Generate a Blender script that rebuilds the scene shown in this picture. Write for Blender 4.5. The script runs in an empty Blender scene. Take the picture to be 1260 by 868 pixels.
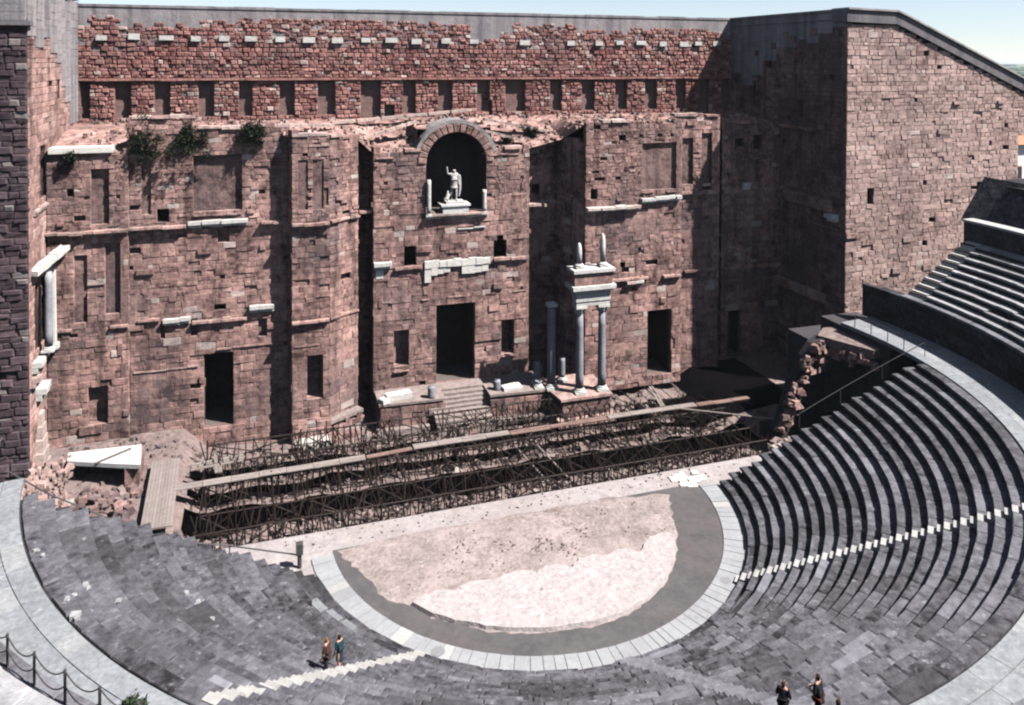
import bpy, bmesh, math, random
from mathutils import Vector, Matrix
random.seed(7)
R = math.radians
sc = bpy.context.scene
COL = sc.collection

# ------------------------------------------------------------------ camera, world, sun, exposure
F_PX, YAW, PITCH, ROLL = 960.667, 0.307, -0.017, 0.0043
CAM = Vector((-17.4044, -50.3033, 31.1302))
SX, SY = -5.127, -345.464
fwd = Vector((math.sin(YAW)*math.cos(PITCH), math.cos(YAW)*math.cos(PITCH), math.sin(PITCH)))
rgt = Vector((math.cos(YAW), -math.sin(YAW), 0)); upv = rgt.cross(fwd)
rgt, upv = math.cos(ROLL)*rgt+math.sin(ROLL)*upv, -math.sin(ROLL)*rgt+math.cos(ROLL)*upv
cd = bpy.data.cameras.new('camera'); cam = bpy.data.objects.new('camera', cd); COL.objects.link(cam)
cam.matrix_world = Matrix(((rgt.x, upv.x, -fwd.x, CAM.x), (rgt.y, upv.y, -fwd.y, CAM.y), (rgt.z, upv.z, -fwd.z, CAM.z), (0, 0, 0, 1)))
cd.sensor_width = 36; cd.lens = 36*F_PX/1260; cd.shift_x = -SX/1260; cd.shift_y = SY/1260
cd.clip_start = 0.5; cd.clip_end = 60000
sc.camera = cam
SUN = Vector((0.62, -0.46, 1.0)).normalized()      # towards the sun
w = bpy.data.worlds.new('World'); sc.world = w; w.use_nodes = True
nt = w.node_tree; bg = nt.nodes['Background']
sky = nt.nodes.new('ShaderNodeTexSky'); sky.sky_type = 'NISHITA'; sky.sun_disc = False
sky.sun_elevation = math.asin(SUN.z); sky.sun_rotation = math.atan2(SUN.x, SUN.y)
sky.air_density = 0.75; sky.dust_density = 0.0; sky.ozone_density = 3.0
hs = nt.nodes.new('ShaderNodeHueSaturation'); hs.inputs['Saturation'].default_value = 0.6; hs.inputs['Value'].default_value = 1.1   # thin summer haze: a paler sky all round
nt.links.new(sky.outputs[0], hs.inputs['Color']); nt.links.new(hs.outputs[0], bg.inputs[0]); bg.inputs[1].default_value = 0.05
ld = bpy.data.lights.new('sun', 'SUN'); ld.energy = 5.0; ld.angle = R(0.53); ld.color = (1.0, 0.965, 0.93)
sun = bpy.data.objects.new('sun', ld); COL.objects.link(sun)
sun.rotation_euler = (-SUN).to_track_quat('-Z', 'Y').to_euler(); sun.location = (40, -30, 90)
sc.view_settings.view_transform = 'Standard'; sc.view_settings.look = 'None'
sc.view_settings.exposure = 1.3; sc.view_settings.gamma = 1
sc.render.engine = 'CYCLES'; sc.cycles.max_bounces = 4; sc.cycles.diffuse_bounces = 0
sc.cycles.filter_width = 2.2

def proj(P):
    q = P-CAM; d = q.dot(fwd)
    return (630+SX+F_PX*q.dot(rgt)/d, 434+SY-F_PX*q.dot(upv)/d, d)
def seen(P, m=6):
    x, y, d = proj(P)
    return d > 1 and -m < x < 1260+m and -m < y < 868+m

# ------------------------------------------------------------------ materials
def mat(name, dark, light, stain=None, stain_amt=0.5, nscale=0.25, fine=6.0, bump=0.35, rough=0.9, white=(0.62, 0.58, 0.53), black=(0.06, 0.055, 0.062), streak=None, seed=0.0, contrast=1.0, streak_amt=0.75, streak_t=0.46, speck=None):
    m = bpy.data.materials.new(name); m.use_nodes = True; t = m.node_tree; N = t.nodes; L = t.links
    b = N['Principled BSDF']; b.inputs['Roughness'].default_value = rough
    if 'Specular IOR Level' in b.inputs: b.inputs['Specular IOR Level'].default_value = 0.0 if rough >= 0.95 else 0.2
    at = N.new('ShaderNodeAttribute'); at.attribute_name = 'stone'
    se = N.new('ShaderNodeSeparateColor'); L.new(at.outputs['Color'], se.inputs[0])
    geo = N.new('ShaderNodeNewGeometry')
    mp = N.new('ShaderNodeVectorMath'); mp.operation = 'ADD'; mp.inputs[1].default_value = (seed, seed*1.7, seed*0.6)
    L.new(geo.outputs['Position'], mp.inputs[0])
    def noise(scale, detail=5, vec=None):
        n = N.new('ShaderNodeTexNoise'); n.inputs['Scale'].default_value = scale; n.inputs['Detail'].default_value = detail
        n.inputs['Roughness'].default_value = 0.62
        L.new(vec if vec else mp.outputs[0], n.inputs['Vector']); return n.outputs['Fac']
    def math_(op, a, b_=None, clamp=False):
        n = N.new('ShaderNodeMath'); n.operation = op; n.use_clamp = clamp
        for i, v in enumerate((a, b_)):
            if v is None: continue
            if hasattr(v, 'links'): L.new(v, n.inputs[i])
            else: n.inputs[i].default_value = v
        return n.outputs[0]
    def mix(f, a, b_, mode='MIX'):
        n = N.new('ShaderNodeMix'); n.data_type = 'RGBA'; n.blend_type = mode
        for s, v in ((n.inputs[0], f), (n.inputs[6], a), (n.inputs[7], b_)):
            if hasattr(v, 'links'): L.new(v, s)
            elif isinstance(v, (int, float)): s.default_value = v
            else: s.default_value = (*v, 1)
        return n.outputs[2]
    nf = noise(fine, 6); nm = noise(nscale*4, 5); nl = noise(nscale, 4)
    # tone = stone tone + fine grain + medium blotches
    tone = math_('ADD', math_('MULTIPLY', se.outputs[0], 0.6), math_('MULTIPLY', math_('SUBTRACT', nf, 0.33), 1.1*contrast))
    tone = math_('ADD', tone, math_('MULTIPLY', math_('SUBTRACT', nm, 0.5), 1.3*contrast), True)
    c = mix(tone, dark, light)
    if stain:
        s = math_('MULTIPLY', math_('SUBTRACT', nl, 0.47), 6.0, True)
        s = math_('MULTIPLY', s, math_('MULTIPLY', math_('SUBTRACT', noise(nscale*9, 4), 0.3), 2.2, True))
        c = mix(math_('MULTIPLY', s, stain_amt), c, stain)
    if streak:
        sv = N.new('ShaderNodeVectorMath'); sv.operation = 'MULTIPLY'; sv.inputs[1].default_value = (1.1, 1.1, 0.10)
        L.new(mp.outputs[0], sv.inputs[0])
        st = math_('MULTIPLY', math_('SUBTRACT', noise(1.0, 5, sv.outputs[0]), streak_t), 4.5, True)
        c = mix(math_('MULTIPLY', st, streak_amt), c, streak)
    if speck:
        sp = math_('MULTIPLY', math_('SUBTRACT', noise(2.6, 3), 0.60), 9.0, True)
        c = mix(math_('MULTIPLY', sp, math_('MULTIPLY', nl, 1.1)), c, speck)
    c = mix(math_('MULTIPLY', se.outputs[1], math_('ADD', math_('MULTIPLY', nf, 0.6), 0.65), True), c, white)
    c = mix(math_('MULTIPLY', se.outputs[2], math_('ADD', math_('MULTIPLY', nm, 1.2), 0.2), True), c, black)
    L.new(c, b.inputs['Base Color'])
    if bump:
        bp = N.new('ShaderNodeBump'); bp.inputs['Strength'].default_value = bump; bp.inputs['Distance'].default_value = 0.12
        L.new(math_('ADD', nf, math_('MULTIPLY', nm, 1.2)), bp.inputs['Height']); L.new(bp.outputs[0], b.inputs['Normal'])
    return m
def plain(name, c, rough=0.7, metal=0, var=0.35, scale=8):
    d = tuple(x*(1-var) for x in c); l = tuple(min(1, x*(1+var)) for x in c)
    m = mat(name, d, l, nscale=scale*0.2, fine=scale, bump=0.15, rough=rough)
    m.node_tree.nodes['Principled BSDF'].inputs['Metallic'].default_value = metal
    return m
M = {}
M['frons'] = mat('weathered_pink_limestone', (0.052, 0.027, 0.025), (0.52, 0.320, 0.280), (0.062, 0.036, 0.036), 0.85, 0.16, 2.6, bump=0.6, streak=(0.032, 0.020, 0.020), streak_amt=0.7, streak_t=0.47, contrast=1.3)
M['red'] = mat('fire_reddened_rubble', (0.077, 0.025, 0.023), (0.405, 0.211, 0.184), (0.135, 0.034, 0.031), 0.75, 0.2, 3.5, bump=0.5, white=(0.558, 0.504, 0.450), seed=9, contrast=1.15)
M['ashlar'] = mat('pale_pink_ashlar', (0.135, 0.083, 0.074), (0.50, 0.355, 0.315), (0.17, 0.112, 0.112), 0.75, 0.12, 2.6, seed=4, bump=0.5, streak=(0.13, 0.085, 0.082), streak_amt=0.55, streak_t=0.52, contrast=1.2)
M['patina'] = mat('black_patina_stone', (0.016, 0.011, 0.014), (0.115, 0.080, 0.090), (0.016, 0.012, 0.015), 0.6, 0.2, 3.0, seed=14)
M['joint'] = mat('pink_mortar', (0.09, 0.052, 0.048), (0.24, 0.15, 0.135), None, 0, 0.3, 4)
M['jointdark'] = mat('dark_mortar', (0.03, 0.02, 0.02), (0.10, 0.065, 0.06), None, 0, 0.3, 4)
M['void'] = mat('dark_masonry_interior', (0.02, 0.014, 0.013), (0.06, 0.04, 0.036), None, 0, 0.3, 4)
M['concrete'] = mat('weathered_concrete', (0.175, 0.159, 0.163), (0.318, 0.283, 0.283), (0.107, 0.101, 0.114), 0.6, 0.3, 4, streak=(0.068, 0.064, 0.077), seed=3)
M['marble'] = mat('white_marble', (0.351, 0.332, 0.312), (0.548, 0.529, 0.503), (0.191, 0.173, 0.166), 0.55, 0.9, 5, bump=0.3)
M['greymarble'] = mat('blue_grey_marble_shaft', (0.128, 0.128, 0.150), (0.268, 0.268, 0.299), None, 0, 0.8, 5, bump=0.1, rough=0.6)
M['seat'] = mat('grey_lichened_limestone', (0.013, 0.012, 0.015), (0.135, 0.131, 0.148), (0.015, 0.015, 0.017), 0.75, 0.30, 2.8, bump=0.5, white=(0.234, 0.234, 0.261), black=(0.012, 0.011, 0.013), seed=21, speck=(0.225, 0.225, 0.248), contrast=1.35)
M['uppseat'] = mat('pale_grey_seat_stone', (0.125, 0.122, 0.131), (0.375, 0.362, 0.375), (0.075, 0.073, 0.075), 0.5, 0.3, 4, white=(0.500, 0.488, 0.500), black=(0.062, 0.060, 0.062), seed=22)
M['seatcore'] = mat('seat_bedding', (0.010, 0.010, 0.012), (0.045, 0.042, 0.046), None, 0, 0.3, 4)
M['walk'] = mat('pale_stone_walkway', (0.123, 0.128, 0.138), (0.255, 0.266, 0.282), (0.089, 0.089, 0.097), 0.55, 0.5, 4, bump=0.2, seed=5, speck=(0.324, 0.333, 0.340))
M['step'] = mat('whitish_stair_stone', (0.241, 0.229, 0.223), (0.378, 0.367, 0.356), None, 0, 0.5, 6, bump=0.2)
M['ring'] = mat('pale_paving', (0.192, 0.193, 0.201), (0.281, 0.286, 0.294), (0.136, 0.130, 0.136), 0.5, 0.35, 5, bump=0.15, seed=8)
M['greyfloor'] = mat('grey_mortar_floor', (0.050, 0.047, 0.049), (0.105, 0.098, 0.099), (0.095, 0.062, 0.058), 0.4, 0.16, 3, bump=0.12, seed=12)
M['dirt'] = mat('bare_pale_dirt', (0.190, 0.165, 0.162), (0.345, 0.310, 0.308), (0.195, 0.155, 0.138), 0.65, 0.22, 4, bump=0.4, seed=2, contrast=1.3)
M['mound'] = mat('scuffed_tan_earth', (0.135, 0.108, 0.098), (0.315, 0.258, 0.248), (0.122, 0.102, 0.098), 0.75, 0.20, 4, bump=0.7, seed=17, speck=(0.38, 0.345, 0.335), contrast=1.7)
M['sand'] = mat('pale_sand', (0.245, 0.220, 0.218), (0.375, 0.335, 0.330), (0.22, 0.19, 0.18), 0.35, 0.5, 4, bump=0.35, seed=6, contrast=1.4)
M['rubble'] = mat('pale_rubble', (0.084, 0.057, 0.052), (0.262, 0.202, 0.190), (0.089, 0.062, 0.057), 0.5, 0.5, 3, bump=0.6, seed=31)
M['shade_earth'] = mat('shade_black_earth', (0.001, 0.001, 0.001), (0.006, 0.005, 0.006), None, 0, 0.5, 3, rough=1.0, bump=0.6)  # near-black earth colour that stands in for shade
M['aditus'] = mat('shade_black_masonry', (0.012, 0.011, 0.013), (0.05, 0.042, 0.044), None, 0, 0.4, 3)  # shade of the side passage and upper risers put into the colour
M['steel'] = plain('rusty_dark_steel', (0.024, 0.016, 0.014), 0.6, 0.3)
M['iron'] = plain('grey_painted_iron', (0.075, 0.071, 0.075), 0.55, 0.3)
M['wood'] = mat('weathered_plank', (0.146, 0.121, 0.109), (0.264, 0.225, 0.211), (0.124, 0.090, 0.079), 0.4, 0.5, 7, bump=0.2)
M['brownwood'] = mat('brown_plank', (0.10, 0.062, 0.052), (0.22, 0.145, 0.125), None, 0, 0.5, 7, bump=0.2)
M['whiteroof'] = mat('whitewashed_slab', (0.372, 0.360, 0.348), (0.480, 0.474, 0.468), (0.270, 0.252, 0.240), 0.35, 0.8, 5, bump=0.15)
M['stem'] = plain('bark', (0.10, 0.07, 0.05), 0.9)
M['leaf'] = mat('dark_evergreen_leaf', (0.010, 0.017, 0.010), (0.036, 0.052, 0.028), None, 0, 2, 6, bump=0, rough=0.7)
M['ground'] = mat('far_plain', (0.05, 0.075, 0.04), (0.15, 0.17, 0.09), (0.04, 0.055, 0.035), 0.7, 0.0012, 0.006, bump=0)
M['farwood'] = mat('far_woodland', (0.03, 0.05, 0.03), (0.07, 0.09, 0.05), None, 0, 0.004, 0.03, bump=0)
M['plaster'] = plain('pale_plaster', (0.70, 0.66, 0.60), 0.9, 0, 0.12, 2)
M['tile'] = plain('clay_tile', (0.35, 0.16, 0.10), 0.9, 0, 0.3, 3)
M['glass'] = plain('dark_pane', (0.03, 0.035, 0.04), 0.2, 0, 0.2, 2)
M['skin'] = plain('skin', (0.42, 0.24, 0.18), 0.6, 0, 0.08, 30)
def cloth(n, c): return plain(n, c, 0.9, 0, 0.25, 14)
# ------------------------------------------------------------------ mesh accumulator
class MB:
    def __init__(s): s.v = []; s.f = []; s.c = []; s.smooth = False
    def add(s, vs, fs, col=(0.5, 0, 0)):
        n = len(s.v); s.v += [tuple(p) for p in vs]; s.f += [tuple(i+n for i in f) for f in fs]; s.c += [col]*len(vs)
    def box(s, lo, hi, col=(0.5, 0, 0), jit=0.0):
        j = lambda: random.uniform(-jit, jit) if jit else 0
        vs = [(x+j(), y+j(), z+j()) for z in (lo[2], hi[2]) for y in (lo[1], hi[1]) for x in (lo[0], hi[0])]
        s.add(vs, [(0, 2, 3, 1), (4, 5, 7, 6), (0, 1, 5, 4), (2, 6, 7, 3), (0, 4, 6, 2), (1, 3, 7, 5)], col)
    def hexa(s, b, t, col=(0.5, 0, 0)):      # two quads, counter-clockwise seen from t side
        s.add(list(b)+list(t), [(3, 2, 1, 0), (4, 5, 6, 7), (0, 1, 5, 4), (1, 2, 6, 5), (2, 3, 7, 6), (3, 0, 4, 7)], col)
    def tube(s, pts, r, n=6, col=(0.5, 0, 0), caps=True):
        pts = [Vector(p) for p in pts]; rs = r if isinstance(r, (list, tuple)) else [r]*len(pts)
        vs = []; fs = []
        for i, p in enumerate(pts):
            d = (pts[min(i+1, len(pts)-1)]-pts[max(i-1, 0)]).normalized()
            a = d.cross(Vector((0, 0, 1)) if abs(d.z) < 0.9 else Vector((0, 1, 0))).normalized(); b = d.cross(a)
            for k in range(n):
                t = 2*math.pi*k/n; vs.append(p+(a*math.cos(t)+b*math.sin(t))*rs[i])
        for i in range(len(pts)-1):
            for k in range(n):
                fs.append((i*n+k, (i+1)*n+k, (i+1)*n+(k+1) % n, i*n+(k+1) % n))
        if caps: fs += [tuple(range(n)), tuple(reversed(range((len(pts)-1)*n, len(pts)*n)))]
        s.add(vs, fs, col)
    def lathe(s, c, prof, n=16, col=(0.5, 0, 0)):
        vs = []; fs = []
        for (r, z) in prof:
            for k in range(n):
                t = 2*math.pi*k/n; vs.append((c[0]+r*math.cos(t), c[1]+r*math.sin(t), c[2]+z))
        for i in range(len(prof)-1):
            for k in range(n): fs.append((i*n+k, i*n+(k+1) % n, (i+1)*n+(k+1) % n, (i+1)*n+k))
        fs += [tuple(reversed(range(n))), tuple(range((len(prof)-1)*n, len(prof)*n))]
        s.add(vs, fs, col)
    def poly(s, pts, col=(0.5, 0, 0)): s.add(pts, [tuple(range(len(pts)))], col)
    def rock(s, c, r, col=(0.5, 0, 0), flat=0.7):
        vs = []
        rot = random.uniform(0, 6.28); ca, sa = math.cos(rot), math.sin(rot)
        for z in (-1, 1):
            for (x, y) in ((-1, -1), (1, -1), (1, 1), (-1, 1)):
                k = random.uniform(0.55, 1.05)*(0.75 if z > 0 else 1)
                X, Y = x*k*r, y*k*r*random.uniform(0.6, 1)
                vs.append((c[0]+X*ca-Y*sa, c[1]+X*sa+Y*ca, c[2]+z*r*flat*random.uniform(0.5, 1)))
        s.add(vs, [(3, 2, 1, 0), (4, 5, 6, 7), (0, 1, 5, 4), (1, 2, 6, 5), (2, 3, 7, 6), (3, 0, 4, 7)], col)
    def build(s, name, m, parent=None, kind=None):
        off = Vector((0, 0, 0)); p = parent
        while p: off += p.location; p = p.parent
        me = bpy.data.meshes.new(name)
        me.from_pydata([(v[0]-off.x, v[1]-off.y, v[2]-off.z) for v in s.v], [], s.f)
        a = me.color_attributes.new('stone', 'FLOAT_COLOR', 'POINT')
        flat = []
        for c in s.c: flat += (c[0], c[1], c[2], 1.0)
        a.data.foreach_set('color', flat)
        if s.smooth: me.polygons.foreach_set('use_smooth', [True]*len(me.polygons))
        me.materials.append(m); me.update()
        o = bpy.data.objects.new(name, me); COL.objects.link(o)
        if parent: o.parent = parent
        if kind: o['kind'] = kind
        return o
LABELS = {}
def tag(o, label, cat, group=None):
    o['label'] = label; o['category'] = cat
    if group: o['group'] = group
    return o
def thing(name, loc, label, cat, group=None):
    o = bpy.data.objects.new(name, None); o.empty_display_size = 0.3; COL.objects.link(o); o.location = loc
    return tag(o, label, cat, group)
def tone(lo=0.0, hi=1.0): return random.uniform(lo, hi)

def prism(mb, base, n, depth, bevel, col, jit=0.02):
    """stone: base = front quad corners (ccw seen from outside), n outward; grows back by depth, front edges chamfered."""
    c = sum(base, Vector())/4
    front = []
    for p in base:
        d = (c-p); l = d.length
        front.append(p+d*(min(bevel*1.5, l*0.3)/l)+n*random.uniform(-jit, jit))
    mid = [p-n*bevel for p in base]; back = [p-n*depth for p in base]
    fs = [(8, 9, 10, 11)]
    for k in range(4):
        j = (k+1) % 4
        fs += [(k, j, 4+j, 4+k), (4+k, 4+j, 8+j, 8+k)]
    mb.add(back+mid+front, fs, col)

class Stones:
    """collects the stones of one thing: the 300 that show largest become parts, the rest one part of kind stuff"""
    def __init__(s, parent, name='stone_block', mass='masonry', limit=295): s.parent = parent; s.list = []; s.name = name; s.mass = mass; s.limit = limit
    def add(s, base, n, depth, bevel, col, m, jit=0.02, vis=1.0):
        c = sum(base, Vector())/4
        area = ((base[1]-base[0]).cross(base[3]-base[0])).length
        v = (CAM-c); k = max(0.0, n.dot(v.normalized()))
        score = area*k/v.length_squared*vis if seen(c) else 0
        s.list.append((score, base, n, depth, bevel, col, m, jit))
    def finish(s):
        s.list.sort(key=lambda t: -t[0]); rest = {}
        for i, (sc_, base, n, depth, bevel, col, m, jit) in enumerate(s.list):
            if i < s.limit and sc_ > 0:
                mb = MB(); prism(mb, base, n, depth, bevel, col, jit); mb.build(s.name, m, s.parent)
            else:
                prism(rest.setdefault(m.name, (MB(), m))[0], base, n, depth, bevel, col, jit)
        for mb, m in rest.values(): mb.build(s.mass, m, s.parent, 'stuff')

class Wall:
    def __init__(s, stones, core, p0, p1, zlo, zhi, m, ch=0.5, chf=None, lens=(0.6, 1.4), proud=(0.0, 0.06), bevel=0.035, jit=0.02, holes=(), colf=None, miss=0.008, depth=0.6, vis=1.0, gap=0.012, rag=0.0, out=0.0, worn=0.0):
        s.p0 = Vector((p0[0], p0[1], 0)); d = Vector((p1[0]-p0[0], p1[1]-p0[1], 0)); s.W = d.length; s.u = d.normalized(); s.n = Vector((s.u.y, -s.u.x, 0))
        zt = zhi if callable(zhi) else (lambda u, z=zhi: z)
        zmax = max(zt(s.W*i/40) for i in range(41))
        zs = [zlo]
        while zs[-1] < zmax: zs.append(zs[-1]+(chf(zs[-1]) if chf else ch)*random.uniform(0.68, 1.3))
        snap = lambda z: min(zs, key=lambda q: abs(q-z))
        hs = []
        for h in holes:
            h = dict(h); h['z0'] = snap(h['z0']) if h.get('snap', True) else h['z0']
            if not h.get('arch'): h['z1'] = max(snap(h['z1']), min([q for q in zs if q > h['z0']+0.1] or [h['z1']]))
            hs.append(h)
        s.holes = hs
        for a, b in zip(zs[:-1], zs[1:]):
            zm = (a+b)/2; ints = [(0.0, s.W)]
            for h in hs:
                if h['z0']-0.01 < zm < h['z1']:
                    u0, u1 = h['u0'], h['u1']
                    if h.get('arch') and zm > h['spring']:
                        hw = (u1-u0)/2; t = (zm-h['spring'])/(h['z1']-h['spring'])
                        if t >= 1: continue
                        q = hw*math.sqrt(1-t*t); c = (u0+u1)/2; u0, u1 = c-q, c+q
                    new = []
                    for (i0, i1) in ints:
                        if u1 <= i0 or u0 >= i1: new.append((i0, i1)); continue
                        if u0 > i0: new.append((i0, u0))
                        if u1 < i1: new.append((u1, i1))
                    ints = new
            for (i0, i1) in ints:
                x = i0; run = None
                while x < i1-1e-4:
                    l = random.uniform(*lens)*((b-a)/.38 if chf else 1)
                    if chf and random.random() < .12: l *= .5
                    if i1-(x+l) < lens[0]*0.6: l = i1-x
                    uc = x+l/2; ok = zm < zt(uc)+random.uniform(-rag, rag)
                    if ok and random.random() < miss and l < 1.1 and b-zlo > 1: ok = False
                    if ok:
                        pr = random.uniform(*proud); q_ = random.random()
                        wr = nz(s.p0.x+s.u.x*uc, s.p0.y+s.u.y*uc, zm, .35)
                        if q_ < out: pr += random.uniform(.06, .2)
                        elif q_ < out+worn*(1+3*max(0, wr)): pr -= random.uniform(.05, .15)
                        def P(u, z, d=0.0): return s.p0+s.u*u+Vector((0, 0, z))+s.n*d
                        g = gap
                        base = [P(x+g, a+g, pr), P(x+l-g, a+g, pr), P(x+l-g, b-g, pr), P(x+g, b-g, pr)]
                        if jit > 0.03: base = [p+s.u*random.uniform(-jit, jit)*0.7+Vector((0, 0, random.uniform(-jit, jit)*0.7)) for p in base]
                        col = colf(s.p0+s.u*uc, zm) if colf else (tone(0.15, 0.85), 0, 0)
                        stones.add(base, s.n, depth, bevel, col, m, jit, vis)
                        run = (run[0], x+l) if run else (x, x+l)
                    elif zm < zt(uc)-0.4:
                        bb = [s.P(x-.1, a-.1, -0.5), s.P(x+l+.1, a-.1, -0.5), s.P(x+l+.1, b+.1, -0.5), s.P(x-.1, b+.1, -0.5)]
                        core.hexa([p-s.n*0.3 for p in bb], bb)
                    if (not ok or x+l >= i1-1e-4) and run:
                        q0, q1 = run
                        bd = -0.07-(.16 if worn else 0); bb = [P(q0, a, bd), P(q1, a, bd), P(q1, b, bd), P(q0, b, bd)]
                        core.hexa([p-s.n*0.35 for p in bb], bb); run = None
                    x += l
    def P(s, u, z, d=0.0): return s.p0+s.u*u+Vector((0, 0, z))+s.n*d
    def slab(s, mb, u0, u1, z0, z1, d0, d1, col=(0.5, 0, 0), skew=0.0):
        """box from outward offset d0 to d1 (d1 outside)"""
        b = [s.P(u0, z0, d0), s.P(u1, z0, d0), s.P(u1, z1+skew, d0), s.P(u0, z1, d0)]
        t = [s.P(u0, z0, d1), s.P(u1, z0, d1), s.P(u1, z1+skew, d1), s.P(u0, z1, d1)]
        mb.hexa(b, t, col)
    def line_holes(s, parent, mats):
        for h in s.holes:
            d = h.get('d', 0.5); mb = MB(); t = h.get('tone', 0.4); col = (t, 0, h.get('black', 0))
            if h.get('arch'):
                c = (h['u0']+h['u1'])/2; hw = (h['u1']-h['u0'])/2
                s.slab(mb, h['u0']-0.6, h['u1']+0.6, h['z0']-0.3, h['z1']+0.6, -d-0.4, -d, col)
                N = 14; hh = h['z1']-h['spring']
                arc = [(h['u0'], h['z0'])]+[(c-hw*math.cos(math.pi*k/N), h['spring']+hh*math.sin(math.pi*k/N)) for k in range(N+1)]+[(h['u1'], h['z0'])]
                out = [(u+(0.5 if u > c else -0.5), z+(0.5 if z > h['spring'] else 0)) for u, z in arc]
                for k in range(len(arc)-1):
                    (a0, b0), (a1, b1), (c0, e0), (c1, e1) = arc[k], arc[k+1], out[k], out[k+1]
                    fr = [s.P(a0, b0, -0.08), s.P(c0, e0, -0.08), s.P(c1, e1, -0.08), s.P(a1, b1, -0.08)]
                    mb.hexa([p-s.n*(d-0.05) for p in fr], fr, col)
            else:
                s.slab(mb, h['u0']-0.25, h['u1']+0.25, h['z0']-0.25, h['z1']+0.25, -d-0.3, -d, col)
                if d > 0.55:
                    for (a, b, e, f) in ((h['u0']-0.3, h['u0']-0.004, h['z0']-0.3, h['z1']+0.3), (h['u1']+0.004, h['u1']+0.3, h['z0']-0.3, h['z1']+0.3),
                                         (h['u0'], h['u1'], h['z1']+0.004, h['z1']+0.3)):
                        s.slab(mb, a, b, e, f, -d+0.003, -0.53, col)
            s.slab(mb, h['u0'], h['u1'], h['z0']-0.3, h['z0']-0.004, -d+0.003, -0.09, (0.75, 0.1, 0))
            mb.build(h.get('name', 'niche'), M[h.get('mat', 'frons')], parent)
# ------------------------------------------------------------------ ground and setting
from mathutils import noise as mn
def nz(x, y, z=0.0, s=1.0): return mn.noise(Vector((x*s, y*s, z*s+3.1)))
mb = MB(); S_ = 9000
mb.add([(-S_, -S_, -7), (S_, -S_, -7), (S_, S_, -7), (-S_, S_, -7)], [(0, 1, 2, 3)], (0.5, 0, 0))
mb.build('ground', M['ground'], None, 'structure')
mb = MB()                                         # low woods and rises far out on the plain
for i in range(700):
    d = 700*(11.5**random.random()); a = R(random.uniform(-5, 62)); r = random.uniform(12, 40)*(0.5+d/5000)
    mb.rock((CAM.x+d*math.sin(a), CAM.y+d*math.cos(a), -5), r*1.5, (tone(), 0, 0), random.uniform(0.08, 0.2))
mb.build('distant_woods', M['farwood'], None, 'stuff')
mb = MB()
mb.add([(-60, -60, -0.02), (70, -60, -0.02), (70, 1.8, -0.02), (-60, 1.8, -0.02)], [(0, 1, 2, 3)])
mb.build('theatre_floor', M['dirt'], None, 'structure')

TH0, TH1 = R(-168.8), R(-6.0)
def TE(i): return R(-4.8-5.6*i/19)
def pol(r, a, z=0.0): return Vector((r*math.cos(a), r*math.sin(a), z))
# grey floor band inside the white ring
mb = MB(); n = 90
a0, a1 = R(-178), R(-1.5)
mb.add([pol(13.1, a0+(a1-a0)*i/n, 0.0) for i in range(n+1)], [tuple(range(n+1))])
mb.build('orchestra_floor', M['greyfloor'], None, 'structure')
# earth lying over the floor, ragged low edge
edge = [(-12.9, -0.6), (-12.3, -2.0), (-11.6, -3.2), (-11.0, -5.2), (-10.3, -6.2), (-9.3, -6.9), (-8.4, -8.2), (-7.2, -9.1), (-5.7, -10.1), (-4.1, -10.8), (-2.0, -11.3), (0.4, -11.5), (2.3, -11.2), (3.9, -10.5), (5.7, -9.3), (7.1, -7.8), (8.4, -5.9), (9.25, -3.9), (9.9, -2.4), (10.5, -1.2)]
def smooth_edge(e, k=4, j=0.12):
    out = []
    for (a, b) in zip(e[:-1], e[1:]):
        for i in range(k):
            t = i/k; x = a[0]+(b[0]-a[0])*t; y = a[1]+(b[1]-a[1])*t
            out.append((x+random.uniform(-j, j), y+random.uniform(-j, j)))
    return out+[e[-1]]
def sheet(name, out, centre, m, h, rings=9, rel=0.05, kind='structure', tail=0.0):
    mb = MB(); mb.smooth = True; k = len(out)
    for r in range(rings+1):
        f = 1-r/rings
        for (x, y) in out:
            X = centre[0]+(x-centre[0])*f; Y = centre[1]+(y-centre[1])*f
            z = 0.004+h*min(1, r*1.2/1.0)+rel*max(-0.5, nz(X, Y, 0, 0.55)+0.5*nz(X, Y, 5, 1.7))*min(1, r*0.7)
            if r == 0: z = -0.01
            mb.v.append((X, Y, z)); mb.c.append((0.5, 0, 0))
    for r in range(rings):
        for i in range(k):
            j = (i+1) % k
            mb.f.append((r*k+i, r*k+j, (r+1)*k+j, (r+1)*k+i))
    return mb.build(name, m, None, kind)
top = [(10.5, -0.9), (6, -0.2), (0, -0.3), (-6, -0.2), (-12.9, -0.3)]
sheet('earth_floor', smooth_edge(edge)+smooth_edge(top, 6, 0.2)[:-1], (-1.2, -5.0), M['mound'], 0.10, 12, 0.16)
sc_edge = []
lob = [(-9.2, -6.95), (-7.9, -6.5), (-6.6, -6.7), (-5.2, -6.2), (-4.1, -6.55), (-2.6, -6.1), (-1.6, -6.5), (-0.3, -6.2), (0.7, -6.7), (1.9, -6.0), (3.1, -6.4), (4.4, -6.1), (5.3, -6.7), (6.4, -5.6), (7.6, -5.4), (8.3, -5.7)]
for (a, b) in zip(lob[:-1], lob[1:]):
    for i in range(5):
        t = i/5; bulge = 0.16*math.sin(math.pi*t)
        sc_edge.append((a[0]+(b[0]-a[0])*t+random.uniform(-.05, .05), a[1]+(b[1]-a[1])*t+bulge+random.uniform(-.11, .11)))
low = [(7.7, -6.9), (6.9, -7.9), (5.6, -9.3), (3.9, -10.4), (2.3, -11.05), (0.4, -11.3), (-2.0, -11.1), (-4.1, -10.6), (-5.7, -9.9), (-7.2, -8.95), (-8.3, -8.1)]
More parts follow.
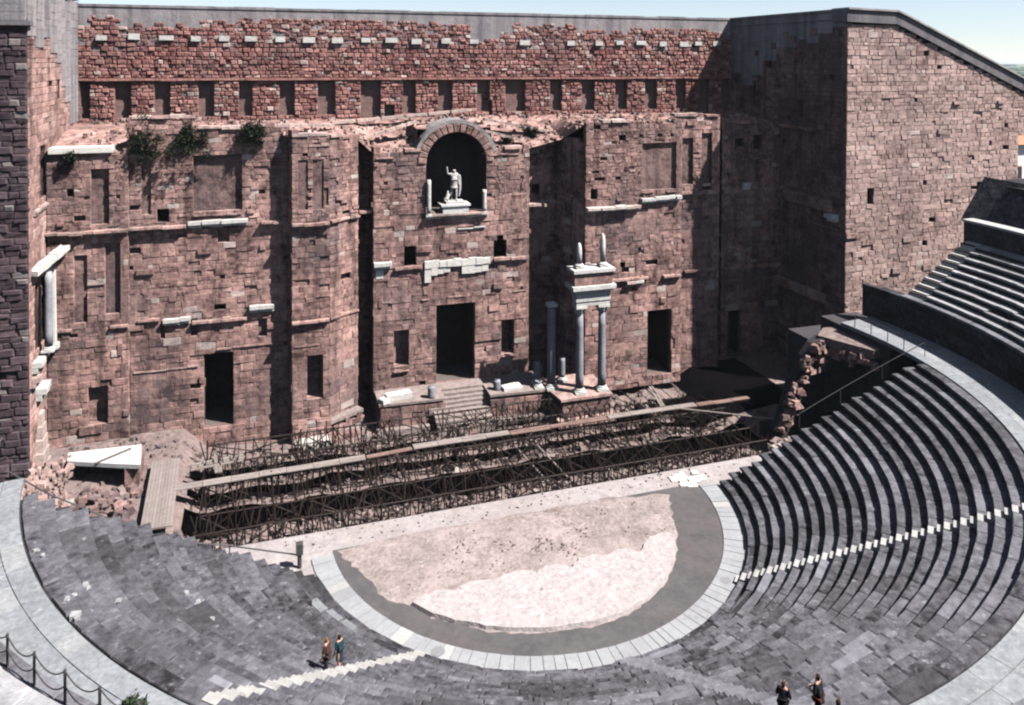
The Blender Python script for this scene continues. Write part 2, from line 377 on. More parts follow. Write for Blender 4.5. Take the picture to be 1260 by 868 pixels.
out = sc_edge+smooth_edge(low, 4, 0.05); mb = MB(); k = len(out)
mb.add([(x, y, 0.22+0.02*nz(x, y, 0, .8)) for x, y in out]+[(x+(x+.6)*.012, y+(y+8.4)*.02, -.01) for x, y in out], [tuple(range(k))[::-1]]+[(i, (i+1) % k, k+(i+1) % k, k+i) for i in range(k)])
mb.build('pale_sand', M['sand'], None, 'structure')
mb = MB()                                         # small stones and dung-dark pebbles on the earth
for i in range(650):
    x = random.gauss(0, 4.5); y = random.gauss(-3.4, 1.3)
    if nz(x, y, 2, .6) < .02: continue
    if not (-11 < x < 9.5 and -6.3 < y < -0.6): continue
    mb.rock((x, y, 0.14), random.uniform(0.025, 0.08), (tone(0.1, 0.6), 0, 0.3 if random.random() < 0.5 else 0), 0.4)
for i in range(110):
    x = random.uniform(-16, 18); y = random.uniform(0, 1.7); mb.rock((x, y, 0.02), random.uniform(0.03, 0.09), (tone(), 0.3 if random.random() < .3 else 0, 0))
mb.build('pebbles', M['rubble'], None, 'stuff')

# white ring of paving slabs
ring = thing('orchestra_pavement', (0, -13.7, 0), 'curved ring of pale paving slabs round the edge of the orchestra', 'pavement')
ring['kind'] = 'structure'
a = R(-176); mbb = MB()
while a < R(-3.2):
    da = R(random.uniform(1.8, 3.8)); b = min(a+da, R(-3.0)); g = 0.0012; k = 3; mb = MB()
    z = 0.06+random.uniform(-0.012, 0.012); col = (tone(0.4, 0.75), 0.2 if random.random() < 0.1 else 0, 0.2 if random.random() < 0.08 else 0)
    q = [a+g+(b-a-2*g)*i/k for i in range(k+1)]
    vs = [pol(13.12, t, z) for t in q]+[pol(14.46, t, z) for t in q]; vs += [v-Vector((0, 0, 0.12)) for v in vs]
    K = k+1; fs = [(i, K+i, K+i+1, i+1) for i in range(k)]+[(2*K+i, i, i+1, 2*K+i+1) for i in range(k)]+[(K+i, 3*K+i, 3*K+i+1, K+i+1) for i in range(k)]
    fs += [(0, 2*K, 3*K, K), (k, K+k, 3*K+k, 2*K+k)]
    mb.add(vs, fs, col); mb.build('paving_slab', M['ring'], ring); a = b
for (ang, wd) in ((R(-128.5), 0.38), (R(-49), 0.34)):     # drain covers let into the ring
    mb = MB(); c = pol(13.75, ang, 0.068)
    mb.add([c+Vector((wd*math.cos(t*math.pi/4+ang), wd*math.sin(t*math.pi/4+ang), 0.012)) for t in range(8)], [tuple(range(8))], (0.0, 0, .25))
    mb.build('drain_cover', M['ring'], ring)
# broken white paving at the right end of the ring
bp = thing('broken_paving', (12.9, 0.3, 0), 'broken white paving pieces at the right end of the orchestra ring', 'paving')
for i in range(16):
    x = 12.4+random.uniform(-0.9, 1.6); y = 0.1+random.uniform(-0.8, 1.3); r = random.uniform(0.25, 0.6); mb = MB()
    k = 4; t0 = random.uniform(.5, 1.0)
    pts = [Vector((x+r*math.cos(t0+6.28*j/k)*random.uniform(.7, 1.1), y+r*math.sin(t0+6.28*j/k)*random.uniform(.6, 1), 0.05+0.004*i)) for j in range(k)]
    mb.add(pts+[p-Vector((0, 0, 0.1)) for p in pts], [tuple(range(k))]+[(j, k+j, k+(j+1) % k, (j+1) % k) for j in range(k)], (tone(.6, 1), 1, 0))
    mb.build('paving_piece', M['ring'], bp)

# rough ground of the stage, with the dark trench behind the pulpitum line
def gz(x, y):
    t = nz(x, y, 0, 0.35)*0.5+nz(x, y, 7, 1.1)*0.22
    if y < 1.95: return -0.02
    z = -0.75-0.035*(y-2)+t*0.7
    L = max(0, min(1, (-21.5-x)/2.0)); z = z*(1-L)+(0.15+0.02*(y-2)+t*0.35)*L
    Rr = max(0, min(1, (x-21)/3)); z = z*(1-Rr)+(-0.3+t*.5)*Rr
    return z
def terrain(name, x0, x1, y0, y1, st=0.45):
    mb = MB(); nx = int((x1-x0)/st)+1; ny = int((y1-y0)/st)+1
    for j in range(ny+1):
        for i in range(nx+1):
            x = x0+(x1-x0)*i/nx; y = y0+(y1-y0)*j/ny; mb.v.append((x, y, gz(x, y))); mb.c.append((0.5, 0, 0))
    for j in range(ny):
        for i in range(nx): q = j*(nx+1)+i; mb.f.append((q, q+1, q+nx+2, q+nx+1))
    return mb.build(name, M['rubble'], None, 'structure')
TRN = [(4.7, 7.9, 22.5), (9.5, 10.7, 19.5), (12.1, 13.9, 15.5)]
yy = 1.8
for (ya, yb, xe) in TRN:
    terrain('stage_ground', -36, 36, yy, ya, .4); terrain('stage_ground', -36, -22.5, ya, yb); terrain('stage_ground', xe, 36, ya, yb); yy = yb
terrain('stage_ground', -36, 36, yy, 23)
mb = MB()                                         # walls and floor of the trenches, their shade put into a near-black colour
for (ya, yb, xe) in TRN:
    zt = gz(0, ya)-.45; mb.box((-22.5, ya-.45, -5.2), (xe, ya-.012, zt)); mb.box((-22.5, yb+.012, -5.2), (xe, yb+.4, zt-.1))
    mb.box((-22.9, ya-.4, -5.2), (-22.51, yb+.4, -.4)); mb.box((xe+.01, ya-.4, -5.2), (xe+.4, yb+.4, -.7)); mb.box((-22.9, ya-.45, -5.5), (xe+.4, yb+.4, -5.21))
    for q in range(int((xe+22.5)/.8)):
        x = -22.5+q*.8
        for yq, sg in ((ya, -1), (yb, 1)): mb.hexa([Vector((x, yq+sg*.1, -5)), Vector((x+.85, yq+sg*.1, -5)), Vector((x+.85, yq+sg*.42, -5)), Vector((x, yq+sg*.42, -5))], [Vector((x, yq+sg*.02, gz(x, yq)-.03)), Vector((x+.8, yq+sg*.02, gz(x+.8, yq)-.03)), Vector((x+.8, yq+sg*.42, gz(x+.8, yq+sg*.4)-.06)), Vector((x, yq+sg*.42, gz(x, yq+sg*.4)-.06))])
mb.build('trench_lining', M['shade_earth'], None, 'structure')
mb = MB(); bx0, bx1, by0, by1 = 17.0, 30.0, 9.4, 20.0  # near-black sheet over the ground, painting the shade of the right stage corner
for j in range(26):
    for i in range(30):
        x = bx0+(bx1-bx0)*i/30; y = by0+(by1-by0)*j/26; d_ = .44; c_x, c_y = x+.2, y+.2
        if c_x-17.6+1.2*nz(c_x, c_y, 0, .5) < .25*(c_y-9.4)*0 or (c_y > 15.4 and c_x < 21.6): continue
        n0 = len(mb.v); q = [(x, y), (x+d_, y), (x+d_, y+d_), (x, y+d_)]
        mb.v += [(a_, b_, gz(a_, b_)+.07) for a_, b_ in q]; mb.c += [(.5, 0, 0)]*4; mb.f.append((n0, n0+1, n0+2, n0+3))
mb.build('shade_sheet', M['shade_earth'], None, 'structure')
mb = MB()
for i in range(2600):
    x = random.uniform(-32, 26); y = random.choice((random.uniform(2.0, 4.7), random.uniform(7.9, 18)))
    if any(a-.1 < y < b+.1 and -22.6 < x < e for a, b, e in TRN) or (x > 18 and y > 9): continue
    r = random.uniform(0.06, 0.28)*(1.5 if random.random() < 0.1 else 1)
    mb.rock((x, y, gz(x, y)+r*0.25), r, (tone(0.1, .8), 0.3*(random.random() < 0.06), 0.6*(random.random() < 0.35)))
mb.build('loose_rubble', M['rubble'], None, 'stuff')

# ------------------------------------------------------------------ the stage wall
sw = thing('stage_wall', (1, 24, 0), 'towering ruined pink stone stage wall with doors, niches and ledges', 'ruined wall')
ST = Stones(sw); CORE = MB()
def fcol(p, z):
    b = max(0, nz(p.x, p.y, z, 0.16)-0.06)*1.6+max(0, nz(p.x*0.9, p.y, z*0.2, 0.6)-0.18)*1.5
    return (tone(0.18, 0.66)+0.3*nz(p.x, p.y, z, 0.4), 0.35*(random.random() < 0.025), min(0.7, b)*random.uniform(0.4, 1))
def rcol(p, z):
    b = max(0, nz(p.x, p.y, z, 0.2)-0.1)*0.7
    return (tone(0.0, 0.9), 0.45*(random.random() < 0.07), min(.6, b+0.35*(random.random() < 0.1)))
WALLS = {}
def FW(key, p0, p1, zlo, zhi, holes=(), **k):
    a = dict(ch=0.38, chf=lambda z: .56 if z < 8.5 else .46 if z < 17 else .36, lens=(0.4, 1.2), colf=fcol, rag=0.15, miss=0.014, proud=(-0.02, 0.045), bevel=0.03, gap=0.006, out=0.012, worn=0.035, jit=0.03); a.update(k)
    x0 = p0[0]
    hs = []
    for h in holes:
        h = dict(h); s_ = (p1[0]-p0[0]); h['u0'] -= x0; h['u1'] -= x0; hs.append(h)
    wl = Wall(ST, CORE, p0, p1, zlo, zhi, M['frons'], holes=hs, **a); WALLS[key] = wl
    wl.line_holes(sw, M); return wl
N_ = lambda u0, u1, z0, z1, d=0.5, **k: dict(u0=u0, u1=u1, z0=z0, z1=z1, d=d, **k)
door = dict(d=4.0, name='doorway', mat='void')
FW('A1', (-33.3, 18.3), (-27.5, 18.3), -0.6, lambda u: 23.6,
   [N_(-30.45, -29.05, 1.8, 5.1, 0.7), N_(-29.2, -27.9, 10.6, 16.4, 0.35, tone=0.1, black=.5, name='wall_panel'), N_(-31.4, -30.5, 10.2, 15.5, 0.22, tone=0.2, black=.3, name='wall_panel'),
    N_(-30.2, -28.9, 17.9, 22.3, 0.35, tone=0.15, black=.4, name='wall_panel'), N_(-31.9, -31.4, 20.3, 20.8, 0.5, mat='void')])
FW('A1s', (-27.5, 18.3), (-27.5, 18.7), -0.6, 23.6, lens=(0.3, 0.5), depth=0.3)
def zA(u):
    x = -27.5+u
    return 26.2 if x < -22.5 else 25.2 if x < -18.4 else 25.6 if x < -16 else 24.9
FW('A2', (-27.5, 18.7), (-15.2, 18.7), -1.9, zA,
   [N_(-21.9, -19.6, 0.1, 6.5, **door), N_(-21.1, -20.2, 9.8, 10.6, 1.2, mat='void', name='socket'), N_(-25.45, -24.55, 17.75, 18.65, 1.2, mat='void', name='socket'),
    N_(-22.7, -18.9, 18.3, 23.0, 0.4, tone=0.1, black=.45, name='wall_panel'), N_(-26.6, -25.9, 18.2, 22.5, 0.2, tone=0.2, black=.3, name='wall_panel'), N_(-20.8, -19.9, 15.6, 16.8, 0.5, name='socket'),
    N_(-17.6, -16.9, 7.4, 9.2, 0.35, name='socket', black=.5), N_(-25.2, -24.9, 8.0, 9.4, 0.4, name='socket', black=.5), N_(-22.9, -22.4, 8.2, 9.6, 0.4, name='socket', black=.5), N_(-24.5, -23.2, 16.0, 16.7, 0.4, name='socket', black=.4)])
FW('Bl', (-15.2, 18.7), (-14.9, 17.4), -1.9, 24.9, lens=(0.5, 0.8))
FW('B', (-14.9, 17.4), (-11.8, 17.4), -1.9, lambda u: 24.5,
   [N_(-13.65, -12.35, 2.3, 5.6, 1.2), N_(-14.4, -13.6, 18.4, 22.4, 0.12, tone=.15, black=.45, name='wall_panel'), N_(-13.2, -12.3, 18.4, 22.4, 0.12, tone=.15, black=.35, name='wall_panel'), N_(-12.25, -11.9, 18.6, 20, .35, name='socket', black=.5)])
FW('Br', (-11.8, 17.4), (-9.2, 19.2), -1.9, lambda u: 24.4, [], lens=(0.6, 1.1), miss=.006)
FW('S1a', (-9.2, 19.2), (-9.0, 22.2), -1.0, 23.4)
FW('S1b', (-9.0, 22.2), (-7.8, 22.2), -1.0, 23.4, lens=(0.5, .7))
FW('S1c', (-7.8, 22.2), (-7.8, 19.5), -1.0, 23.0)
FW('C', (-7.8, 19.5), (6.9, 19.5), -0.2, lambda u: 22.6,
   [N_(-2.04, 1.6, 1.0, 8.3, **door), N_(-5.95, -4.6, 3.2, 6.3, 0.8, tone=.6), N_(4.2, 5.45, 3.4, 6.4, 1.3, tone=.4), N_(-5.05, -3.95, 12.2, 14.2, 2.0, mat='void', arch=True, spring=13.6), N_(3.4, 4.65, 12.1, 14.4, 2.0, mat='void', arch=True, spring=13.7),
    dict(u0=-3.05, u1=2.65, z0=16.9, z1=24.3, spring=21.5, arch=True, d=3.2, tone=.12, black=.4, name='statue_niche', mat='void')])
FW('S2a', (6.9, 19.5), (6.9, 22.4), -1.0, 23.0)
FW('S2b', (6.9, 22.4), (10.6, 22.4), -1.0, 23.6, [N_(8.2, 9.0, 17.6, 18.9, 1, mat='void', name='socket')])
FW('S2c', (10.6, 22.4), (11.8, 17.4), -1.0, 23.4)
FW('D', (11.8, 17.4), (22.0, 17.4), -0.6, lambda u: 25.1,
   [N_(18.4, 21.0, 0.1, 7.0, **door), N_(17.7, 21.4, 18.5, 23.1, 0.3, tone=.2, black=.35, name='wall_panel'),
    N_(12.3, 13.0, 17.9, 18.8, .6, name='socket', mat='void'), N_(15.2, 15.9, 23.2, 23.9, .6, name='socket', mat='void'), N_(15.6, 16.4, 10.5, 11.2, .5, name='socket', black=.5), N_(18.2, 19.4, 11.0, 11.6, .5, name='socket', black=.5)])
FW('Ds', (22.0, 17.4), (22.0, 19.0), -0.6, 25.1, lens=(.5, 1.0))
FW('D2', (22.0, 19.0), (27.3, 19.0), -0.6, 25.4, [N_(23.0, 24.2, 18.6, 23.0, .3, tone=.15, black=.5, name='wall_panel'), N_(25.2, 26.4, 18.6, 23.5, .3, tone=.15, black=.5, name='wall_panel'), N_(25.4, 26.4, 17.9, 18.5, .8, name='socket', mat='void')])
FW('S3a', (27.3, 19.0), (27.3, 23.4), -0.6, 24.9)
FW('S3b', (27.3, 23.4), (28.5, 23.4), -0.6, 24.6, lens=(.5, .7))
FW('S3c', (28.5, 23.4), (28.5, 20.4), -0.6, 24.6)
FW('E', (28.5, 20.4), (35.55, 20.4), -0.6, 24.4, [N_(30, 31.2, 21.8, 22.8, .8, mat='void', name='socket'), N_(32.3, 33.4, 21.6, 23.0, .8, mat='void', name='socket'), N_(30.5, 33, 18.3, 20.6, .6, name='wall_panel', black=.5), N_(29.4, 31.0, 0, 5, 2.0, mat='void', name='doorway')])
# rear wall, rough red rubble, with a row of openings
ops = [(98, 110), (141, 161), (190, 209), (244, 263), (294, 310), (344, 362), (391, 412), (444, 468), (496, 511), (539, 556), (587, 602), (622, 646), (677, 691), (716, 731), (757, 771), (794, 808), (831, 843), (861, 872), (888, 899)]
c_, s_ = math.cos(ROLL), math.sin(ROLL)
def ray_y(px, py, Y):
    d = fwd+rgt*((px-630-SX)/F_PX)+upv*(-(py-434-SY)/F_PX); t = (Y-CAM.y)/d.y; return CAM+d*t
RY = 29.64; RX0 = -33.36
rh = []
for i, (a, b) in enumerate(ops):
    x0 = ray_y(a, 110, RY).x-RX0; x1 = ray_y(b, 110, RY).x-RX0
    rh.append(dict(u0=x0, u1=x1, z0=24.6 if i in (7, 9) else 25.5, z1=28.75, d=2.4, name='wall_opening', mat='red', tone=.1, black=.3))
rh.append(dict(u0=ray_y(598, 110, RY).x-RX0-0, u1=ray_y(604, 110, RY).x-RX0+.1, z0=25.2, z1=26.8, d=.8, name='wall_opening', mat='red', tone=.1, black=.3))
rh.append(dict(u0=ray_y(473, 110, RY).x-RX0, u1=ray_y(485, 110, RY).x-RX0, z0=24.8, z1=26.2, d=.8, name='wall_opening', mat='red', tone=.1, black=.3))
def zR(u):
    x = u+RX0
    for xs, z in RSTEP:
        if x < xs: return z
    return 34.2
RSTEP = [(ray_y(p_, 40, RY).x, z_) for p_, z_ in ((110, 34.1), (145, 34.8), (245, 34.15), (278, 34.75), (291, 34.3), (430, 34.95), (515, 35.0), (579, 34.75), (600, 32.9), (614, 33.3), (632, 33.9), (712, 34.8), (775, 34.25), (800, 34.5), (872, 34.7), (905, 34.3))]
rw = Wall(ST, CORE, (RX0, RY), (35.6, RY), 22.0, zR, M['red'], ch=0.36, lens=(0.3, 0.85), proud=(-0.02, 0.13), bevel=0.07, jit=0.05, holes=rh, colf=rcol, rag=0.12, miss=0.0, gap=0.02)
rw.line_holes(sw, M)
mb = MB(); x = 0.0
while x < rw.W:                                   # thin string course above the openings
    l = random.uniform(1.0, 2.2); pr = random.uniform(0.16, 0.3)
    rw.slab(mb, x, min(x+l-0.02, rw.W), 28.9+random.uniform(-.03, .03), 29.12, -0.2, pr, (tone(.4, .9), 0, 0)); x += l
mb.build('string_course', M['red'], sw)
mb = MB(); rw.slab(mb, -0.5, rw.W+0.5, 32.2, 35.75, -1.6, -0.03, (0.5, 0, 0))
x = -0.5
while x < rw.W+.5:
    l = random.uniform(1.5, 5); rw.slab(mb, x, min(x+l-.015, rw.W+.5), 35.75, 35.98+random.uniform(-.03, .05), -1.7, 0.05, (tone(), 0, .2)); x += l
mb.build('concrete_parapet', M['concrete'], sw)
for px in (125, 165, 205, 241, 276, 309, 345, 380, 415, 450, 481, 512, 548, 583, 645, 702, 736, 762, 788, 815, 841, 858, 881):   # white corbel stones
    u = ray_y(px, 45, RY).x-RX0; mb = MB(); z = 32.95+random.uniform(-.1, .08); q = random.uniform(.4, .65)
    rw.slab(mb, u-q, u+q, z-.28, z+random.uniform(.15, .3), -0.3, random.uniform(.2, .38), (tone(.4, .9), 0, 0)); mb.build('corbel', M['marble'], sw)
CORE.box((-33.2, 30.2, -7), (35.5, 30.9, 32.3)); CORE.build('wall_core', M['joint'], sw)
# rubble terrace between the front and the rear wall
pts = [(-33.3, 18.3, 23.5), (-27.5, 18.3, 23.5), (-27.5, 18.8, 25.3), (-16, 18.8, 24.9), (-14.9, 17.5, 24.4), (-11.8, 17.5, 24.3), (-9.2, 19.3, 24.0), (-7.8, 19.6, 22.7), (-3.75, 19.6, 22.8), (-3.7, 20.2, 24.75), (3.3, 20.2, 24.75), (3.35, 19.6, 22.8), (6.9, 19.6, 22.7), (10.8, 20.6, 23.4), (11.8, 17.5, 25.0), (21.99, 17.5, 25.0), (22.0, 19.1, 25.0), (27.3, 19.1, 25.2), (28.5, 20.5, 24.4), (35.6, 20.5, 24.3)]
mb = MB()
for (a, b) in zip(pts[:-1], pts[1:]):
    k = max(1, int(abs(b[0]-a[0])/0.8))
    for i in range(k):
        for j in range(8):
            def Q(i, j):
                t = i/k; v = j/8; x = a[0]+(b[0]-a[0])*t; y0 = a[1]+(b[1]-a[1])*t; z0 = a[2]+(b[2]-a[2])*t
                y = y0+0.15+(29.9-y0)*v; z = z0-.12+(25.1-z0)*min(1, v*1.5)+0.3*nz(x, y, 0, 0.5)*math.sin(math.pi*min(1, v+.05))
                return (x, y, z)
            n0 = len(mb.v); mb.v += [Q(i, j), Q(i+1, j), Q(i+1, j+1), Q(i, j+1)]; mb.c += [(tone(.3, .7), 0, 0)]*4; mb.f.append((n0, n0+1, n0+2, n0+3))
mb.build('rubble_terrace', M['frons'], sw)
mb = MB()
for i in range(900):
    x = random.uniform(-32, 35); p = None
    for (a, b) in zip(pts[:-1], pts[1:]):
        if a[0] <= x < b[0] and b[0]-a[0] > .1: t = (x-a[0])/(b[0]-a[0]); p = (x, a[1]+(b[1]-a[1])*t, a[2]+(b[2]-a[2])*t)
    if not p: continue
    v = random.random()**1.7; y = p[1]+.2+(29.5-p[1])*v; z = p[2]+(25.1-p[2])*min(1, v*1.5)
    if -3.6 < x < 3.2 and y < 23.5: continue
    mb.rock((x, y, z), random.uniform(.08, .3), (tone(.1, .9), .3*(random.random() < .12), .4*(random.random() < .3)))
mb.build('terrace_rubble', M['frons'], sw, 'stuff')
# flat cap stones along the ledge, toned lighter for its lit top edges
def caps(key, u0, u1, z, skip=0.3, h=.22, white=.35, proud=.15):
    wl = WALLS[key]; x = u0
    while x < u1-.2:
        l = min(random.uniform(.9, 2.0), u1-x)
        if random.random() > skip:
            mb = MB(); zz = z+random.uniform(-.08, .1)
            wl.slab(mb, x+.02, x+l-.02, zz, zz+h*random.uniform(.8, 1.3), -.9, proud+random.uniform(-.08, .1), (tone(.5, 1), random.uniform(0, white), 0), random.uniform(-.05, .05)); mb.build('cap_stone', M['frons'], sw)
        x += l
caps('A2', 0.2, 5.0, 26.15, .05); caps('A2', 5.2, 8.6, 25.2, .1); caps('A2', 8.8, 12, 25.3, .3)
caps('B', 0, 3.1, 24.45, .15); caps('B', 0, 3.1, 23.6, .3, white=.2); caps('Br', 0, 3.1, 24.4, .3)
caps('C', 0.1, 4.3, 22.6, .25, white=.2); caps('C', 10.8, 14.6, 22.6, .2, white=.2)
caps('D', 0, 4.5, 25.05, .2, white=.8); caps('D', 4.6, 9.4, 24.9, .5); caps('D2', 0, 5.2, 25.4, .15); caps('E', 0, 7.6, 24.35, .4, white=.1)
mb = MB(); WALLS['A1'].slab(mb, 0.2, 4.7, 23.55, 24.0, -1.2, .3, (.8, .5, 0)); mb.build('ledge_slab', M['marble'], sw)
# sloping roof scars left on the terrace round the arch
mb = MB()
for (a, b) in (((-9.5, 21, 23.6), (-3.4, 22, 25.2)), ((-11, 24.5, 25.0), (3.2, 26.5, 25.9)), ((3.4, 23, 25.2), (9.8, 22.5, 23.9)), ((2.8, 20.6, 24.3), (6.8, 20.4, 23.2)), ((-17, 20, 25.3), (-11, 22, 25.0))):
    a, b = Vector(a), Vector(b); k = 6
    for i in range(k):
        p = a.lerp(b, i/k); q = a.lerp(b, (i+.93)/k); wv = Vector((0, .35, 0)); h = Vector((0, 0, .12)); mb.hexa([p-wv-h, q-wv-h, q+wv-h, p+wv-h], [p-wv+h, q-wv+h, q+wv+h, p+wv+h], (tone(.5, .9), .25, 0))
mb.build('roof_scar', M['frons'], sw)
# voussoirs of the statue niche
C = WALLS['C']; cx_ = -0.2+7.8; hw = 2.85
for k in range(17):
    t0, t1 = math.pi*k/17, math.pi*(k+1)/17
    def V(r, t, d): return C.P(cx_-r*math.cos(t), 21.5+r*math.sin(t)*0.99, d)
    g = .012; ro = 3.62+random.uniform(-.06, .1); mb = MB()
    prism(mb, [V(hw, t0+g, .14), V(hw, t1-g, .14), V(ro, t1-g, .14), V(ro, t0+g, .14)][::-1], C.n, 1.4, .05, (tone(.15, .6), 0, tone(0, .25))); mb.build('arch_stone', M['frons'], sw)
mb = MB()
for k in range(14):                               # weathered hood over the arch
    t0, t1 = math.pi*(.08+.84*k/14), math.pi*(.08+.84*(k+1)/14)
    V = lambda r, t, d: C.P(cx_-r*math.cos(t), 21.5+r*math.sin(t), d)
    q = [V(3.66, t1, 0), V(3.66, t0, 0), V(4.0, t0, 0), V(4.0, t1, 0)]
    mb.hexa([p-C.n*2.6 for p in q], [p+C.n*.05 for p in q], (tone(.1, .6), .1, .2))
mb.build('arch_hood', M['concrete'], sw)
# cornices
def cornice(key, u0, u1, z, skip=.15, h=.34, pr=.32, m='frons', white=.1, name='cornice', slope=0.0):
    wl = WALLS[key]; x = u0
    while x < u1-.15:
        l = min(random.uniform(.7, 1.7), u1-x)
        if random.random() > skip:
            mb = MB(); zz = z+slope*(x-u0)+random.uniform(-.04, .04); p = pr*random.uniform(.7, 1.15); c = (tone(.35, .95), random.uniform(0, white), 0)
            wl.slab(mb, x+.015, x+l-.015, zz, zz+h*.55, -.25, p, c, random.uniform(-.04, .04)); wl.slab(mb, x+.03, x+l-.03, zz-h*.45, zz-.004, -.25, p*.55, c)
            if name == 'cornice' and random.random() < .15: wl.slab(mb, x+.1, x+l*.5, zz+h*.56, zz+h*.9, -.2, p*.6, c)
            mb.build(name, M[m], sw)
        x += l
cornice('A1', 0, 5.8, 17.2, .06, pr=.6); cornice('A2', 0, 4.3, 17.2, .06, pr=.6); cornice('A2', 4.4, 9.1, 17.35, 0, .5, .5, 'marble', name='marble_fragment'); cornice('A2', 9.2, 12.2, 17.1, .08, pr=.55)
cornice('A1', 0.4, 5.8, 9.5, .3, pr=.25); cornice('A2', 0.6, 2.4, 9.7, .2); cornice('A2', 2.5, 4.6, 9.45, 0, .55, .45, 'marble', name='marble_fragment'); cornice('A2', 4.7, 9.0, 9.15, .03, pr=.4); cornice('A2', 9.2, 11.2, 9.9, 0, .6, .4, 'marble', name='marble_fragment')
cornice('A2', 6.6, 12, 6.75, .1, .2, .14); cornice('A2', 0.3, 5.2, 5.5, .2, .2, .12); cornice('A2', 4.8, 8.6, 17.98, 0.1, .2, .15)
cornice('B', 0, 3.1, 17.0, 0, pr=.5); cornice('Br', 0, 3.15, 17.15, .05, pr=.3); cornice('B', 0, 3.1, 8.75, 0, .3, .4); cornice('Br', 0, 3.15, 8.8, 0, .3, .25); cornice('B', 0.2, 2.2, 6.7, 0, .16, .1)
cornice('S1b', 0, 1.2, 17.2, 0, .4, 2.4, name='ledge_stone')
cornice('C', 0, 1.6, 12.55, 0, .6, .5, 'marble', name='marble_fragment'); cornice('C', 0.2, .9, 11.7, 0, .8, .2, 'marble', name='marble_fragment'); cornice('C', 1.9, 4.4, 12.1, .1, .4, .3); cornice('C', 11.2, 14.6, 12.2, .1, .4, .3)
mb = MB()
for i in range(9):
    u = 4.62+i*.69; C.slab(mb, u, u+.68, 12.02+random.uniform(-.03, .03), 12.62+random.uniform(-.06, .08), -.2, .28+random.uniform(-.05, .05), (tone(.5, 1), .4, 0))
for i in range(4): C.slab(mb, 4.62+i*.6, 5.2+i*.6, 11.2-.5*(i == 0)+.1*i, 12.0, -.2, .2+random.uniform(-.04, .05), (tone(.4, 1), .4, 0))
for i in range(4): C.slab(mb, 8.1+i*.64, 8.72+i*.64, 11.3+random.uniform(-.08, .08), 12.0, -.2, .24+random.uniform(-.04, .05), (tone(.4, 1), .4, 0))
mb.build('marble_panel', M['marble'], sw)
cornice('C', 4.7, 10.6, 16.55, .15, .3, .25, white=.5); cornice('C', 7.7, 10.4, 15.4, .1, .14, .15, 'marble', name='marble_fragment')
cornice('C', 0.4, 14.6, 9.1, .55, .16, .1); cornice('C', .2, 4.5, 22.1, .4, .2, .16); cornice('C', 10.7, 14.6, 22.1, .4, .2, .16)
cornice('C', 1.8, 3.3, 2.75, 0, .2, .3); cornice('C', 12.0, 13.3, 3.0, 0, .2, .3)
cornice('D', 0.0, 5.6, 16.9, .05, .45, .65, white=.7); cornice('D', 5.7, 10, 17.45, 0, .5, .5, 'marble', name='marble_fragment', slope=.03); cornice('D2', 0, 5.2, 17.6, .2, .4, .35); cornice('D2', 0.3, 5.2, 9.7, .3, .35, .35)
cornice('S2b', 0, 1.8, 17.0, 0, .45, 2.6, white=.8, name='ledge_stone'); cornice('S2b', 1.9, 3.7, 16.9, 0, .4, .5)
cornice('D', 2.4, 10.1, 9.9, .3, .35, .4); cornice('D', 4.2, 6, 9.6, 0, .4, .5, white=1); cornice('D', .2, 6, 12.8, .6, .2, .12); cornice('D', 5.8, 9.6, 18.2, .1, .2, .14)
cornice('E', 0, 7.7, 17.3, .3, .4, .4); cornice('E', 2.4, 3.4, 17.8, 0, .7, .5, 'marble', name='marble_fragment'); cornice('E', 0.2, 7.7, 9.2, .3, .35, .3)
ST.finish()
# ------------------------------------------------------------------ side buildings
def acol(p, z):
    b = max(0, nz(p.x, p.y, z, 0.13)-0.2)
    return (tone(0.2, .85)+0.35*nz(p.x*.4, p.y, z, 0.3), 0.25*(random.random() < 0.02), b*random.uniform(0, 1))
def pcol(p, z):
    return (tone(0.0, 0.75)+.3*(random.random() < .12), 0.18*(random.random() < 0.05), max(0, nz(p.x, p.y, z, .25))*.8)
rb = thing('side_building', (45, 10.5, 0), 'tall sunlit pale ashlar side building with sloping top, right of the stage', 'ruined building')
SR = Stones(rb); CR = MB()
XR = 35.6
def zF(u):
    x = XR+u
    return 34.6 if x < 41.2 else 34.6-(x-41.2)*0.405
wf = Wall(SR, CR, (XR, 10.5), (68, 10.5), -0.5, zF, M['ashlar'], ch=0.43, lens=(0.4, 1.4), proud=(0.0, 0.05), bevel=0.035, jit=0.03, colf=acol, rag=0.05, miss=0.004, gap=0.007, out=.006, worn=.008,
          holes=[dict(u0=38.1-XR, u1=38.85-XR, z0=17.3, z1=19.0, d=1.5, mat='void', name='socket'), dict(u0=57.2-XR, u1=70-XR, z0=17.5, z1=23.2, d=-1), dict(u0=43.7-XR, u1=44.0-XR, z0=27.1, z1=27.5, d=1, mat='void', name='socket'), dict(u0=55.3-XR, u1=55.8-XR, z0=24.2, z1=24.6, d=1, mat='void', name='socket'), dict(u0=36.0-XR, u1=36.3-XR, z0=30.2, z1=30.7, d=1, mat='void', name='socket'), dict(u0=53.3-XR, u1=53.6-XR, z0=22.7, z1=23.1, d=1, mat='void', name='socket')])
wf.holes = [h for h in wf.holes if h['d'] > 0]; wf.line_holes(rb, M)
def icol(p, z): return (tone(0.0, 0.5), 0.15*(random.random() < .02), min(.9, .35+max(0, nz(p.x, p.y, z, .2))*.9))  # black patina over the whole inner face, put in to deepen its shade
